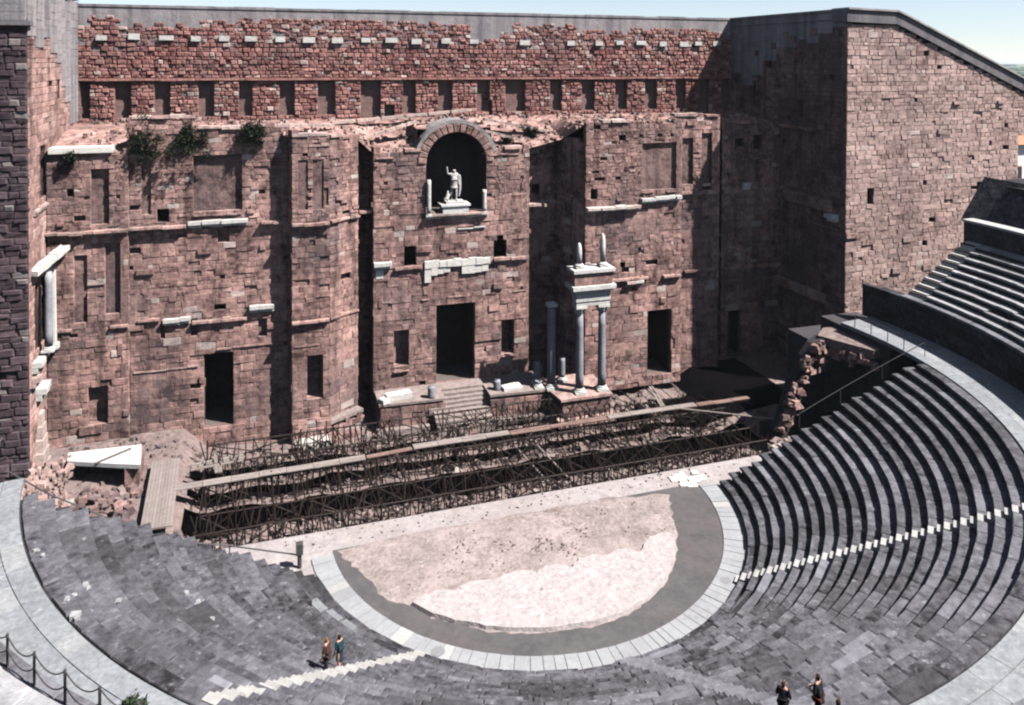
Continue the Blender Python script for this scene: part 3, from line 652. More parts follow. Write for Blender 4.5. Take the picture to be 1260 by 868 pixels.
wi = Wall(SR, CR, (XR, 29.64), (XR, 10.5), -0.5, lambda u: 35.4, M['frons'], ch=0.52, lens=(0.6, 1.4), proud=(0.0, 0.05), colf=icol, miss=.012, vis=0.5,
          holes=[dict(u0=9.2, u1=15.6, z0=17.6, z1=24.0, d=.45, name='wall_panel', black=.3, tone=.2), dict(u0=12.1, u1=12.8, z0=25.0, z1=26.9, d=1.2, mat='void', name='socket'), dict(u0=6.6, u1=7.6, z0=30.4, z1=32.2, d=1, mat='void', name='socket'), dict(u0=3.9, u1=4.8, z0=26.2, z1=28.6, d=1, mat='void', name='socket'), dict(u0=13.4, u1=14.2, z0=19.2, z1=20.2, d=.8, mat='void', name='socket'), dict(u0=16, u1=18.4, z0=0, z1=4.5, d=2, mat='void', name='doorway')])
wi.line_holes(rb, M)
CR.build('wall_core', M['joint'], rb)
mb = MB()
SC = Stones(rb, 'facing_block', 'facing_blocks', 120); CC = MB()
def facing(S, CC, wl, u0, u1, z0, z1, d, t=(.2, .8)):
    a = wl.P(u0, 0, d); b = wl.P(u1, 0, d); Wall(S, CC, (a.x, a.y), (b.x, b.y), z0, z1, M['concrete'], ch=.7, lens=(.9, 2.0), proud=(0, .03), bevel=.02, jit=.012, gap=.004, depth=.25, miss=0, colf=lambda p, z: (tone(*t), 0, .25*(random.random() < .2)))
for (u0, u1, z) in ((0, 2.2, 29.6), (2.2, 4.2, 28.2), (4.2, 6.2, 29.4), (6.2, 8.6, 31.0), (8.6, 10.5, 31.8), (10.5, 12.2, 32.4), (12.2, 13.6, 33.2), (13.6, 15.2, 32.8), (15.2, 17.2, 33.7), (17.2, 19.1, 34.3)):
    facing(SC, CC, wi, u0, u1, z, 35.3, .10)
SC.finish(); CC.build('facing_core', M['concrete'], rb, 'stuff')
wi.slab(mb, -.1, 19.3, 35.0, 36.0, -.9, .07, (.4, 0, .3)); wi.slab(mb, -.1, 19.3, 35.76, 36.02, -.95, .2, (.4, 0, .3)); mb.build('concrete_facing', M['concrete'], rb)
for (u, z) in ((8.2, 32.6), (9.6, 31.9), (11.4, 33.2), (12.0, 31.8), (10.2, 33.7), (14.5, 33.9), (5.2, 31.8)):    # old stones showing in the concrete
    mb = MB(); q = random.uniform(.3, .5); wi.slab(mb, u-q, u+q, z-.3, z+.35, -.2, .19, (tone(0, .5), 0, .2)); mb.build('stone_block', M['frons'], rb)
# coping along the sloping top
mb = MB(); prof = [(XR-.25, 35.9), (41.2, 35.75), (42.2, 35.4), (58, 29.0), (68.2, 24.9)]
for (x0, z0), (x1, z1) in zip(prof[:-1], prof[1:]):
    b = [Vector((x0, 12.2, z0-1.15)), Vector((x1, 12.2, z1-1.15)), Vector((x1, 12.2, z1)), Vector((x0, 12.2, z0))]
    mb.hexa(b, [p+Vector((0, -1.95, 0)) for p in b], (.15, 0, .55))
mb.build('sloping_coping', M['concrete'], rb)
mb = MB()
for (x0, z0), (x1, z1) in zip(prof[:-1], prof[1:]):
    k = max(1, int((x1-x0)/1.4))
    for i in range(k):
        f0, f1 = i/k, (i+.985)/k
        b = [Vector((x0+(x1-x0)*f, 12.4, z0+(z1-z0)*f+q)) for f, q in ((f0, .02), (f1, .02), (f1, .2), (f0, .2))]
        mb.hexa(b, [p+Vector((0, -2.35, 0)) for p in b], (tone(.4, .9), .2, 0))
mb.build('coping_stone', M['concrete'], rb)
mb = MB(); mb.smooth = False                      # back and roof of the building
for (x0, z0), (x1, z1) in zip(prof[:-1], prof[1:]):
    mb.add([(x0, 12, z0-.9), (x1, 12, z1-.9), (x1, 31, z1-.9), (x0, 31, z0-.9)], [(0, 1, 2, 3)], (.3, 0, .3))
mb.add([(XR-.2, 31, -7), (56, 31, -7), (56, 31, 29.3), (42, 31, 34.6), (XR-.2, 31, 34.8)], [(0, 1, 2, 3, 4)])
mb.add([(56.4, 11.2, -7), (56.4, 31, -7), (56.4, 31, 29), (56.4, 11.2, 29)], [(0, 1, 2, 3)])
mb.build('roof', M['concrete'], rb)
def icorn(wl, root, u0, u1, z, h=.5, pr=.5, skip=.12, m='frons', t=(.3, .8), wh=.1, slope=0):
    x = u0
    while x < u1-.2:
        l = min(random.uniform(.9, 1.8), u1-x)
        if random.random() > skip:
            mb = MB(); p = pr*random.uniform(.75, 1.15); c = (tone(*t), random.uniform(0, wh), 0); zz = z+slope*(x-u0)+random.uniform(-.05, .05)
            wl.slab(mb, x+.015, x+l-.015, zz, zz+h*.5, -.2, p, c); wl.slab(mb, x+.03, x+l-.03, zz-h*.5, zz-.004, -.2, p*.6, c); mb.build('cornice', M[m], root)
        x += l
icorn(wi, rb, 9.3, 17.4, 16.9, 1.1, .7, .05); icorn(wi, rb, 17.2, 18.3, 15.9, .7, .8, 0, 'marble'); icorn(wi, rb, 9.2, 17.6, 7.6, .9, .6, .1, t=(.4, .9), wh=.3); icorn(wi, rb, 9.2, 15.8, 24.1, .3, .25, .2)
SR.finish()

lb = thing('side_building', (-40, 13.5, 0), 'tall dark weathered side building at the left edge, beside the stage', 'ruined building')
SL = Stones(lb); CL = MB(); XL = -33.36
wl_ = Wall(SL, CL, (-50, 13.5), (XL, 13.5), -0.5, 33.6, M['patina'], ch=0.46, lens=(0.5, 1.5), proud=(-.05, 0.12), bevel=0.08, jit=0.05, colf=pcol, miss=.004, gap=.014)
def lcol(p, z): return (tone(0.35, 1.0), 0.12*(random.random() < .1), max(0, nz(p.x, p.y, z, .2)-.1)*.5)
wj = Wall(SL, CL, (XL, 13.62), (XL, 29.64), -0.5, 35.2, M['frons'], ch=0.5, lens=(0.6, 1.4), proud=(0, .06), colf=lcol, miss=.008,
          holes=[dict(u0=3.2, u1=4.9, z0=20.2, z1=24.4, d=1.0, name='niche', tone=.15, mat='red'), dict(u0=8.6, u1=9.6, z0=27.6, z1=29.0, d=.8, name='socket', mat='void'), dict(u0=5.9, u1=6.4, z0=28.8, z1=31, d=.6, name='socket', mat='void'), dict(u0=3.0, u1=4.6, z0=-.2, z1=4.0, d=2, name='doorway', mat='void'), dict(u0=1.4, u1=2.6, z0=9.2, z1=14.2, d=.4, name='wall_panel', tone=.4), dict(u0=3.3, u1=4.6, z0=9.2, z1=14.2, d=.5, name='wall_panel', tone=.2, black=.3)])
wj.line_holes(lb, M); CL.build('wall_core', M['jointdark'], lb)
mb = MB()
wl_.slab(mb, -.1, 16.95, 33.35, 33.68, -.5, .35, (.2, 0, .6))
SC = Stones(lb, 'facing_block', 'facing_blocks', 140); CC = MB()
for (u0, u1, z) in ((0, 2.0, 32.6), (2.0, 4.2, 31.8), (4.2, 6.3, 32.6), (6.3, 8.4, 31.4), (8.4, 9.8, 30.6), (9.8, 11.2, 28.6), (11.2, 13, 27.2), (13, 16.1, 25.2)):
    facing(SC, CC, wj, u0, u1, z, 36.2, .08, (.5, 1.0))
facing(SC, CC, wl_, 0, 16.6, 33.7, 36.2, .12, (0, .4)); SC.finish(); CC.build('facing_core', M['concrete'], lb, 'stuff')
mb.build('concrete_facing', M['concrete'], lb)
mb = MB(); mb.add([(-50, 14, 36.3), (XL, 14, 36.3), (XL, 31, 36.3), (-50, 31, 36.3)], [(0, 1, 2, 3)]); mb.build('roof', M['concrete'], lb)

for k in range(5):
    A_ = Vector((-33.2, 14.0, 15.3)); B_ = Vector((-31.95, 18.15, 16.25)); p, q = A_.lerp(B_, k/5), A_.lerp(B_, (k+.96)/5); mb = MB(); sd = Vector((.36, -.12, 0)); h = Vector((0, 0, .18+.04*(k % 2)))
    mb.hexa([p-sd-h, p+sd-h, q+sd-h, q-sd-h], [p-sd+h, p+sd+h, q+sd+h, q-sd+h], (tone(.2, .9), .2, .1)); mb.build('cornice', M['marble'], lb)
icorn(wj, lb, .6, 3.2, 8.3, .8, .7, .1, 'marble', (.2, .8), 0)
icorn(wj, lb, 1.5, 3.4, 5.9, .9, .7, 0, 'marble'); icorn(wj, lb, 1.2, 4.8, 19.6, .4, .3, .1, 'ashlar', (.6, 1), .3); icorn(wj, lb, 0.2, 1.2, 7.3, .7, .6, 0, 'ashlar')
SL.finish()
mb = MB()
for i in range(5):
    z = -.2+i*.9; wj.slab(mb, .9+i*.28, 2.9, z, z+.9, -.2, .7-.1*i, (tone(.4, .9), .2, 0))
mb.build('buttress', M['ashlar'], lb)
# ------------------------------------------------------------------ columns, statue
def column(parent, c, r, h, m='greymarble', cap=True, base=True, top=0.85, name='column', broken=0.0):
    if base:
        mb = MB(); mb.box((c[0]-r*1.5, c[1]-r*1.5, c[2]), (c[0]+r*1.5, c[1]+r*1.5, c[2]+r*.5), (tone(.6, 1), 0, 0))
        mb.lathe((c[0], c[1], c[2]+r*.5), [(r*1.45, 0), (r*1.5, r*.2), (r*1.15, r*.42), (r*1.25, r*.6), (r*1.05, r*.8)], 14, (.7, 0, 0)); mb.build('base', M['marble'], parent)
    z0 = c[2]+(r*1.3 if base else 0); z1 = c[2]+h-(r*2.4 if cap else 0)
    mb = MB(); mb.smooth = True; n = 16; pr = []
    for i in range(7): t = i/6; pr.append((r*(1-(1-top)*t*t), (z1-z0)*t))
    mb.lathe((c[0], c[1], z0), pr, n, (.5, 0, 0))
    if broken:
        for k in range(n): x, y, z = mb.v[-n+k]; mb.v[-n+k] = (x, y, z-random.uniform(0, broken))
    for i in range(len(mb.v)): mb.c[i] = (.3+.5*abs(nz(mb.v[i][0], mb.v[i][1], mb.v[i][2], .7)), .35*max(0, nz(0, 2, mb.v[i][2], .5)), 0)
    mb.build('shaft', M[m], parent)
    if cap:
        mb = MB(); q = r*top
        mb.lathe((c[0], c[1], z1), [(q, 0), (q*1.12, r*.15), (q*1.02, r*.3), (q*1.25, r*1.0), (q*1.2, r*1.15), (q*1.5, r*1.75)], 12, (.7, 0, 0))
        for k in range(8):
            t = k*math.pi/4; d = Vector((math.cos(t), math.sin(t), 0)); p = Vector((c[0], c[1], z1))
            for (a, b, e) in ((q*1.0, .35, .95), (q*1.15, .95, 1.6)):
                mb.tube([p+d*a+Vector((0, 0, r*b)), p+d*a*1.25+Vector((0, 0, r*(b+e)/2)), p+d*a*1.6+Vector((0, 0, r*e))], [r*.22, r*.2, r*.1], 5, (.8, 0, 0))
        mb.box((c[0]-r*1.5, c[1]-r*1.5, z1+r*1.75), (c[0]+r*1.5, c[1]+r*1.5, c[2]+h), (.8, 0, 0), .02); mb.build('capital', M['marble'], parent)
pod = thing('column_podium', (10, 14.5, -0.6), 'square dark stone podium carrying the grey marble columns, right of the stairs', 'podium')
SP = Stones(pod, limit=60); CP = MB()
PX = [(7.2, 17.2), (7.9, 13.2), (12.5, 13.2)]
for a, b in zip(PX[:-1], PX[1:]): Wall(SP, CP, a, b, -1.0, 1.15, M['frons'], ch=.55, lens=(.7, 1.4), colf=lambda p, z: (tone(0, .5), 0, tone(.1, .5)), miss=0)
CP.build('core', M['joint'], pod); SP.finish()
mb = MB(); mb.hexa([Vector(p) for p in ((7.7, 13.0, .98), (12.65, 13.0, .98), (12.65, 18, .98), (7.0, 18, .98))], [Vector(p) for p in ((7.7, 13.0, 1.2), (12.65, 13.0, 1.2), (12.65, 18, 1.2), (7.0, 18, 1.2))], (.6, .1, 0)); mb.build('top_slab', M['frons'], pod)
mb = MB(); mb.box((7.4, 12.75, -1.2), (12.9, 13.6, -.55), (.6, .1, 0)); mb.build('plinth', M['frons'], pod)
cp = thing('column_pair', (10.8, 14, 1.2), 'pair of grey marble columns under a white entablature with two stub shafts on top', 'columns')
for x in (9.84, 12.0): column(cp, (x, 14, 1.2), .36, 7.9)
mb = MB()
mb.box((9.35, 13.55, 9.1), (12.55, 14.45, 9.5), (.7, 0, 0)); mb.box((9.28, 13.48, 9.503), (12.62, 14.5, 9.85), (.8, 0, 0)); mb.build('architrave', M['marble'], cp)
mb = MB(); mb.box((9.3, 13.5, 9.853), (12.6, 14.9, 10.4), (.2, 0, 0)); mb.build('frieze', M['marble'], cp)
mb = MB(); mb.box((9.05, 13.3, 10.403), (12.8, 15, 10.6), (.8, 0, 0)); mb.box((8.85, 13.1, 10.603), (13.0, 15.1, 10.95), (.9, 0, 0)); mb.build('cornice', M['marble'], cp)
mb = MB(); mb.box((9.1, 13.4, 10.953), (12.75, 14.9, 12.1), (.35, 0, .15)); mb.build('pedestal_block', M['frons'], cp)
mb = MB(); mb.box((8.95, 13.2, 12.103), (12.95, 15, 12.4), (.8, 0, 0)); mb.build('upper_cornice', M['marble'], cp)
for x, h in ((9.75, 1.85), (12.05, 2.55)):
    mb = MB(); mb.box((x-.42, 13.58, 12.403), (x+.42, 14.42, 12.58), (.9, 0, 0)); mb.lathe((x, 14, 12.58), [(.42, 0), (.44, .1), (.33, .25)], 12, (.9, 0, 0)); mb.build('base', M['marble'], cp)
    mb = MB(); mb.smooth = True; mb.lathe((x, 14, 12.83), [(.24, 0), (.24, h*.55), (.21, h*.8), (.15, h*.92), (.06, h)], 12, (.9, 0, 0)); mb.build('stub_shaft', M['marble'], cp)
def lone(name, x, y, z, r, h, label, cat, m='greymarble', base=True, br=.25, grp=None, blk=False):
    t = thing(name, (x, y, z), label, cat, grp); column(t, (x, y, z), r, h, m, False, base, .95, broken=br)
    return t
t = lone('broken_column', 7.75, 15.6, 1.2, .38, 7.5, 'tall stained grey column standing in the shadow behind the column pair', 'column')
mb = MB(); mb.box((7.3, 15.15, 8.7), (8.2, 16.05, 9.0), (.5, .1, 0), .04); mb.build('cap_block', M['marble'], t)
lone('broken_column', 6.75, 16.6, 1.28, .34, 2.2, 'short dark column stump at the foot of the shaded recess', 'column')
lone('broken_column', 9.3, 16.9, 1.2, .3, 2.2, 'short grey column stump behind the left column of the pair', 'column')
# terrace with stairs before the central door
ter = thing('stair_terrace', (0, 17, -0.6), 'stone terrace with broad steps below the tall central doorway', 'terrace')
SQ = Stones(ter, limit=120); CQ = MB()
tc = lambda p, z: (tone(.05, .6), 0, tone(0, .45))
for a, b in (((-7.6, 16.6), (-1.9, 16.3)), ((2.0, 15.8), (2.0, 15.79)), ((2.0, 15.75), (7.2, 15.4)), ((-7.6, 19.5), (-7.6, 16.6)), ((2.0, 18.4), (2.0, 15.75))):
    if abs(a[0]-b[0])+abs(a[1]-b[1]) > .1: Wall(SQ, CQ, a, b, -.9, 1.05, M['frons'], ch=.6, lens=(.7, 1.4), colf=tc, miss=.01)
CQ.build('core', M['joint'], ter, 'stuff'); SQ.finish()
def deck(name, pts, z, h, m, root, col=(.6, .1, 0)):
    mb = MB(); b = [Vector((x, y, z-h)) for x, y in pts]; t_ = [Vector((x, y, z)) for x, y in pts]; n = len(pts)
    mb.add(b+t_, [tuple(range(n-1, -1, -1)), tuple(range(n, 2*n))]+[(i, (i+1) % n, n+(i+1) % n, n+i) for i in range(n)], col); return mb.build(name, M[m], root)
deck('top_slab', [(-7.7, 16.5), (-1.95, 16.2), (-1.95, 18.0), (2.0, 18.0), (2.0, 15.65), (7.3, 15.3), (7.3, 19.6), (-7.7, 19.6)], 1.28, .2, 'rubble', ter)
for i in range(9):
    z = 1.1-i*.22; y = 17.9-i*.42
    for (xa, xb) in ((-3.0+(.12*i if i < 4 else 0)*-1, -.6), (-.59, 2.0-.003*i)):
        deck('step', [(xa, y-.42), (xb, y-.42-.05), (xb, y+.25), (xa, y+.25)], z, .5, 'rubble', ter, (tone(.4, .8), .1, 0))
deck('kerb', [(-8.0, 15.5), (-3.5, 15.3), (-3.5, 15.8), (-8.0, 16.1)], -.55, .5, 'rubble', ter); deck('kerb', [(1.9, 14.6), (7.7, 14.2), (7.7, 14.8), (1.9, 15.2)], -.5, .5, 'rubble', ter)
lone('column_stub', -3.1, 16.7, 1.28, .33, 1.0, 'low grey column stub at the left top corner of the stairs', 'column stub', base=False, br=.05)
t = lone('column_stub', 2.9, 16.6, 1.28, .33, .9, 'low grey column stub at the right top corner of the stairs', 'column stub', base=False, br=.1)
lone('column_stub', 6.6, 15.9, 1.28, .30, .7, 'small stub on a white base at the right end of the terrace', 'column stub', base=True, br=.1)
def block(name, c, s, rz, label, cat, m='marble', col=(.9, 0, 0), grp=None, tilt=0):
    mb = MB(); h = [Vector((x*s[0]/2, y*s[1]/2, z*s[2]/2)) for z in (-1, 1) for x, y in ((-1, -1), (1, -1), (1, 1), (-1, 1))]
    rm = Matrix.Rotation(rz, 3, 'Z') @ Matrix.Rotation(tilt, 3, 'Y'); q = [rm @ p + Vector(c)+Vector((random.uniform(-.04, .04),)*3) for p in h]
    base = [q[4], q[5], q[6], q[7]]; n = (q[5]-q[4]).cross(q[7]-q[4]).normalized(); prism(mb, base, n, s[2], min(s)*.15, col, .02)
    mb.v = [(v[0], v[1], v[2]) for v in mb.v]; o = mb.build(name, M[m]); tag(o, label, cat, grp); return o
block('marble_block', (-5.9, 17.4, 1.55), (2.3, .8, .55), .15, 'long white marble block lying on the left of the terrace', 'block')
block('marble_block', (-7.2, 16.9, 1.45), (.8, .8, .4), .5, 'squat pale block on the left corner of the terrace', 'block')
block('marble_block', (4.2, 16.4, 1.42), (1.8, .9, .3), .1, 'flat pale slab beside the right column stub', 'slab')
block('stone_block', (-13.3, 15.3, -.75), (2.9, 1.3, .8), .1, 'large pale block lying before the projecting left pier', 'block', 'rubble', (.9, .5, 0))
pl = thing('pier_plinth', (-12, 17, -1.9), 'ruined stepped masonry plinth at the foot of the projecting left pier', 'plinth')
SPL = Stones(pl, limit=90); CPL = MB()
for a, b, z in (((-14.9, 16.7), (-11.7, 16.7), .5), ((-11.7, 16.7), (-8.7, 18.4), .0), ((-11.9, 16.0), (-10.0, 16.3), -.7), ((-10.0, 16.3), (-8.3, 17.5), -.9)): Wall(SPL, CPL, a, b, -2.2, z, M['frons'], ch=.42, lens=(.4, 1.0), colf=lambda p, z: (tone(.1, .9), 0, tone(0, .3)), miss=.04, rag=.15)
CPL.build('core', M['joint'], pl, 'stuff'); SPL.finish()
deck('top_slab', [(-14.8, 16.75), (-11.7, 16.75), (-8.8, 18.4), (-9.3, 19.2), (-11.8, 17.4), (-14.8, 17.4)], .35, .3, 'rubble', pl); deck('lower_slab', [(-11.8, 16.05), (-10, 16.35), (-8.4, 17.5), (-8.8, 18.3), (-11.6, 16.7)], -.75, .3, 'rubble', pl)
def figure(name, root, pos, ang, J, E_, m, sub=2):
    """one continuous skinned body: J = {joint: (x, y, z, radius)}, E_ = edges"""
    bm = bmesh.new(); lay = bm.verts.layers.skin.verify(); V_ = {}
    ca, sa = math.cos(ang), math.sin(ang)
    for k, (x, y, z, r) in J.items():
        v = bm.verts.new((pos[0]+x*ca-y*sa, pos[1]+x*sa+y*ca, pos[2]+z)); v[lay].radius = (r, r); V_[k] = v
    V_[list(J)[0]][lay].use_root = True
    for a, b in E_: bm.edges.new((V_[a], V_[b]))
    off = Vector((0, 0, 0)); p = root
    while p: off += p.location; p = p.parent
    for v in bm.verts: v.co -= off
    me = bpy.data.meshes.new(name); bm.to_mesh(me); bm.free(); me.materials.append(m)
    o = bpy.data.objects.new(name, me); COL.objects.link(o); o.parent = root
    md = o.modifiers.new('skin', 'SKIN'); md.use_smooth_shade = True
    o.modifiers.new('subdivision', 'SUBSURF').levels = sub; o.modifiers['subdivision'].render_levels = sub
    return o
def body(h=1.7, arms=((.25, .05), (.25, .05)), stride=.12, sit=False, raise_r=None, bend=0.0):
    s = h/1.7
    J = dict(pel=(0, 0, .95, .13), wai=(0, .01, 1.1, .12), che=(0, .02+bend*.5, 1.3, .145), nec=(0, .03+bend, 1.47, .055), hb=(0, .045+bend, 1.55, .08), hd=(0, .06+bend, 1.63, .085))
    E_ = [('pel', 'wai'), ('wai', 'che'), ('che', 'nec'), ('nec', 'hb'), ('hb', 'hd')]
    for k, sg in (('l', -1), ('r', 1)):
        st = stride*sg
        J.update({k+'sh': (sg*.17, .02+bend*.6, 1.40, .06), k+'hip': (sg*.09, 0, .9, .09), k+'kn': (sg*.1, st*.6+.02, .5, .06), k+'an': (sg*.1, st, .09, .042), k+'to': (sg*.11, st+.16, .03, .035)})
        el = (sg*.24, 0+bend*.4, 1.12, .042); wr = (sg*.24, .12+bend*.4, .9, .03); ha = (sg*.24, .16+bend*.4, .83, .035)
        if raise_r and sg == raise_r: el = (sg*.36, .05, 1.42, .045); wr = (sg*.4, .08, 1.72, .035); ha = (sg*.41, .08, 1.8, .04)
        if sit == 'fold': el = (sg*.25, .02+bend*.4, 1.14, .042); wr = (sg*.1, .22+bend*.5, 1.12, .03); ha = (sg*.04, .25+bend*.5, 1.15, .035)
        J.update({k+'el': el, k+'wr': wr, k+'ha': ha})
        E_ += [('che', k+'sh'), (k+'sh', k+'el'), (k+'el', k+'wr'), (k+'wr', k+'ha'), ('pel', k+'hip'), (k+'hip', k+'kn'), (k+'kn', k+'an'), (k+'an', k+'to')]
    return {k: tuple(q*s for q in v) for k, v in J.items()}, E_
def sel(JE, keys, grow, extra={}, eextra=()):
    J, E_ = JE; J2 = {k: (*J[k][:3], J[k][3]*grow.get(k, grow['*'])) for k in keys}; J2.update(extra)
    return J2, [e for e in E_ if e[0] in J2 and e[1] in J2]+list(eextra)
# statue of a cuirassed figure with raised arm
ped = thing('statue_pedestal', (-.3, 19.2, 16.9), 'white moulded pedestal under the statue in the arched niche', 'pedestal')
for nm, (w_, d_, z0, z1) in dict(die=(2.4, 1.5, 16.9, 17.55), moulding=(2.75, 1.75, 17.553, 17.72), plinth=(1.7, 1.1, 17.723, 17.95)).items():
    mb = MB(); mb.box((-.3-w_/2, 20.3-d_/2-.3, z0), (-.3+w_/2, 20.3+d_/2-.3, z1), (.9, 0, 0), .01); mb.build(nm, M['marble'], ped)
sta = thing('statue', (-.3, 20, 17.95), 'white marble statue with raised right arm standing in the arched niche', 'statue')
JE = body(1.7, stride=.1, raise_r=-1); k_ = 3.0/1.7
JE = ({k: (v[0]*k_, -v[1]*k_, v[2]*k_, v[3]*k_*1.12) for k, v in JE[0].items()}, JE[1])
figure('body', sta, (-.3, 20, 17.95), 0, *JE, M['marble'])
J2, E2 = sel(JE, ['pel', 'wai', 'che'], {'*': 1.22}, {'sk': (0, 0, .72*k_, .24*k_), 'lo': (0, 0, .62*k_, .25*k_)}, [('pel', 'sk'), ('sk', 'lo')])
figure('cuirass', sta, (-.3, 20, 17.95), 0, J2, E2, M['marble'])
figure('cloak', sta, (-.3, 20, 17.95), 0, {'a': (.28*k_, .02, 1.36*k_, .12), 'b': (.33*k_, .1, 1.0*k_, .13), 'c': (.32*k_, .12, .6*k_, .15), 'd': (.26*k_, .12, .15*k_, .12)}, [('a', 'b'), ('b', 'c'), ('c', 'd')], M['marble'])
figure('kneeling_figure', sta, (-1.0, 19.9, 17.75), .4, {'p': (0, 0, .3, .22), 'c': (.05, 0, .75, .2), 'n': (.08, -.02, .98, .08), 'h': (.1, -.04, 1.15, .13), 'k': (-.3, -.15, .22, .12), 'f': (-.15, .2, .08, .09), 'e': (.28, -.1, .72, .08), 'w': (.36, -.2, 1.0, .06)}, [('p', 'c'), ('c', 'n'), ('n', 'h'), ('p', 'k'), ('k', 'f'), ('c', 'e'), ('e', 'w')], M['marble'])
lone('niche_column', -2.82, 19.25, 16.75, .2, 3.4, 'slim white column at the left jamb of the statue niche', 'column', 'marble', br=.15)
lone('niche_column', 2.42, 19.25, 16.7, .2, 2.3, 'shorter white column at the right jamb of the statue niche', 'column', 'marble', br=.15)
mb = MB(); C.slab(mb, 4.75, 10.5, 16.75, 16.9, -1.6, .5, (.5, .2, 0)); o = mb.build('niche_sill', M['frons'], sw)
t = thing('wall_column', (XL+.7, 16.0, 8.8), 'grey engaged column under the white cornice on the left side building', 'column'); column(t, (XL+.7, 16.0, 8.9), .29, 6.0, 'greymarble', False)
t = thing('wall_column', (XL+.7, 18.0, 8.8), 'whitish pilaster shaft right of the grey column on the left side building', 'pilaster'); mb = MB(); mb.box((XL+.1, 17.75, 8.8), (XL+.75, 18.2, 14.7), (.8, .5, 0), .04); mb.build('shaft', M['marble'], t); mb = MB(); mb.box((XL+.1, 17.6, 8.4), (XL+.95, 18.35, 8.797), (.8, .5, 0), .03); mb.build('base', M['marble'], t)
# ------------------------------------------------------------------ the seating
R_IN, R_W, NROW, RISE = 14.62, 29.55, 20, 0.4475
TR = (R_W-R_IN)/NROW
def ringbox(mb, r0, r1, a0, a1, z0, z1, col=(.5, 0, 0), k=1):
    for i in range(k):
        t0 = a0+(a1-a0)*i/k; t1 = a0+(a1-a0)*(i+1)/k
        mb.hexa([pol(r0, t0, z0), pol(r1, t0, z0), pol(r1, t1, z0), pol(r0, t1, z0)], [pol(r0, t0, z1), pol(r1, t0, z1), pol(r1, t1, z1), pol(r0, t1, z1)], col)
def sweep(mb, prof, a0, a1, k, col=(.5, 0, 0)):
    n = len(prof); o = len(mb.v)
    for i in range(k+1):
        t = a0+(a1-a0)*i/k
        for r, z in prof: mb.v.append(tuple(pol(r, t, z))); mb.c.append(col)
    for i in range(k):
        for j in range(n-1): q = o+i*n+j; mb.f.append((q, q+1, q+n+1, q+n))
    mb.f.append(tuple(o+j for j in range(n))); mb.f.append(tuple(o+k*n+j for j in reversed(range(n))))
ROWT = [random.uniform(-.2, .2) for _ in range(60)]
def scol(r, a):
    x, y = r*math.cos(a), r*math.sin(a)
    t = tone(.45, .57)+ROWT[int((r-14)/TR) % 60]+.45*nz(x, y, 0, .2)+.35*nz(x, y, 4, .7)
    if random.random() < .035: t += .25
    wht = random.uniform(.2, .6)*(random.random() < .025); blk = max(0, nz(x, y, 9, .3)-.05)*1.1+(.5 if random.random() < .06 else 0)
    return (max(0, min(1.1, t)), wht, min(.8, blk))
def tier(root, r0, tr, n, zb, rise, a0f, a1f, limit, m='seat', mass='seat_masonry', lens=(.9, 2.6)):
    S = Stones(root, 'seat_slab', mass, limit)
    for i in range(n):
        ra = r0+i*tr; rbk = ra+tr; z = zb+(i+1)*rise; a = a0f(i); end = a1f(i)
        bk = .1 if i < n-1 or m != 'seat' else -.13
        while a < end-1e-4:
            l = random.uniform(*lens)/((ra+rbk)/2); b = min(a+l, end); g = .008/ra
            if end-b < .4/ra: b = end
            dz = random.uniform(-.012, .010) - (random.uniform(.03, .10) if random.random() < (.025 if i > 2 else .2) else 0); o = random.uniform(-.012, .012)-(.05 if random.random() < .02 else 0)
            ra_ = ra-.05; base = [pol(ra_+o, a+g, z+dz), pol(rbk+bk, a+g, z+dz+.005), pol(rbk+bk, b-g, z+dz+.005), pol(ra_+o, b-g, z+dz)]
            gone = (i < 3 and -2.75 < a < -2.3 and random.random() < .3)
            if not gone: S.add(base, Vector((0, 0, 1)), .20, .05 if m == 'seat' else .03, scol(ra, a), M[m], .018)
            a = b
    S.finish()
ls = thing('lower_seating', (0, -22, 0), 'curved lower tier of worn grey stone seating rows round the orchestra', 'stone seating')
tier(ls, R_IN, TR, NROW, 0.0, RISE, lambda i: TH0+R(random.uniform(-.7, 1.2))+R(2.5 if i < 3 else 0), lambda i: TE(i)+R(random.uniform(-.8, .8)), 295)
mb = MB(); prof = [(R_IN+.1, -1.0)]
for i in range(NROW): prof += [(R_IN+i*TR+.06, i*RISE-.0), (R_IN+i*TR+.06, (i+1)*RISE-.1)]
prof += [(R_W+4.2, NROW*RISE-.1), (R_W+4.2, -1.0)]
sweep(mb, prof, TH0+R(.4), R(-10.6), 110); mb.build('seat_bedding', M['seatcore'], ls)
for i in range(NROW):
    mb = MB(); ringbox(mb, R_IN+i*TR+.06, R_IN+(i+1)*TR+.06, R(-10.7), TE(i)-R(.3), -1, (i+1)*RISE-.1); mb.build('row_footing', M['seatcore'], ls)
# walkway round the top of the lower tier
R_P = 33.1; ZW = NROW*RISE
wk = thing('walkway', (0, -31, ZW), 'pale paved curved walkway above the lower seating tier', 'walkway'); wk['kind'] = 'structure'
WA0, WA1 = R(-172.5), R(7.2)
for r0, r1, dz in ((R_W-.02, R_W+.86, 0.0), (R_W+.885, R_P+.3, -.015)):
    a = WA0; MBX = MB()
    while a < WA1:
        b = min(a+random.uniform(1.2, 2.6)/r1, WA1); g = .0004; mb = MB()
        ringbox(mb, r0, r1, a+g*.5, b-g*.5, ZW-.3, ZW+.02+dz+random.uniform(-.006, .006), (tone(.42, .62), .08*(random.random() < .1), .08*(random.random() < .12)), 2)
        mb.build('walkway_slab', M['walk'], wk); a = b
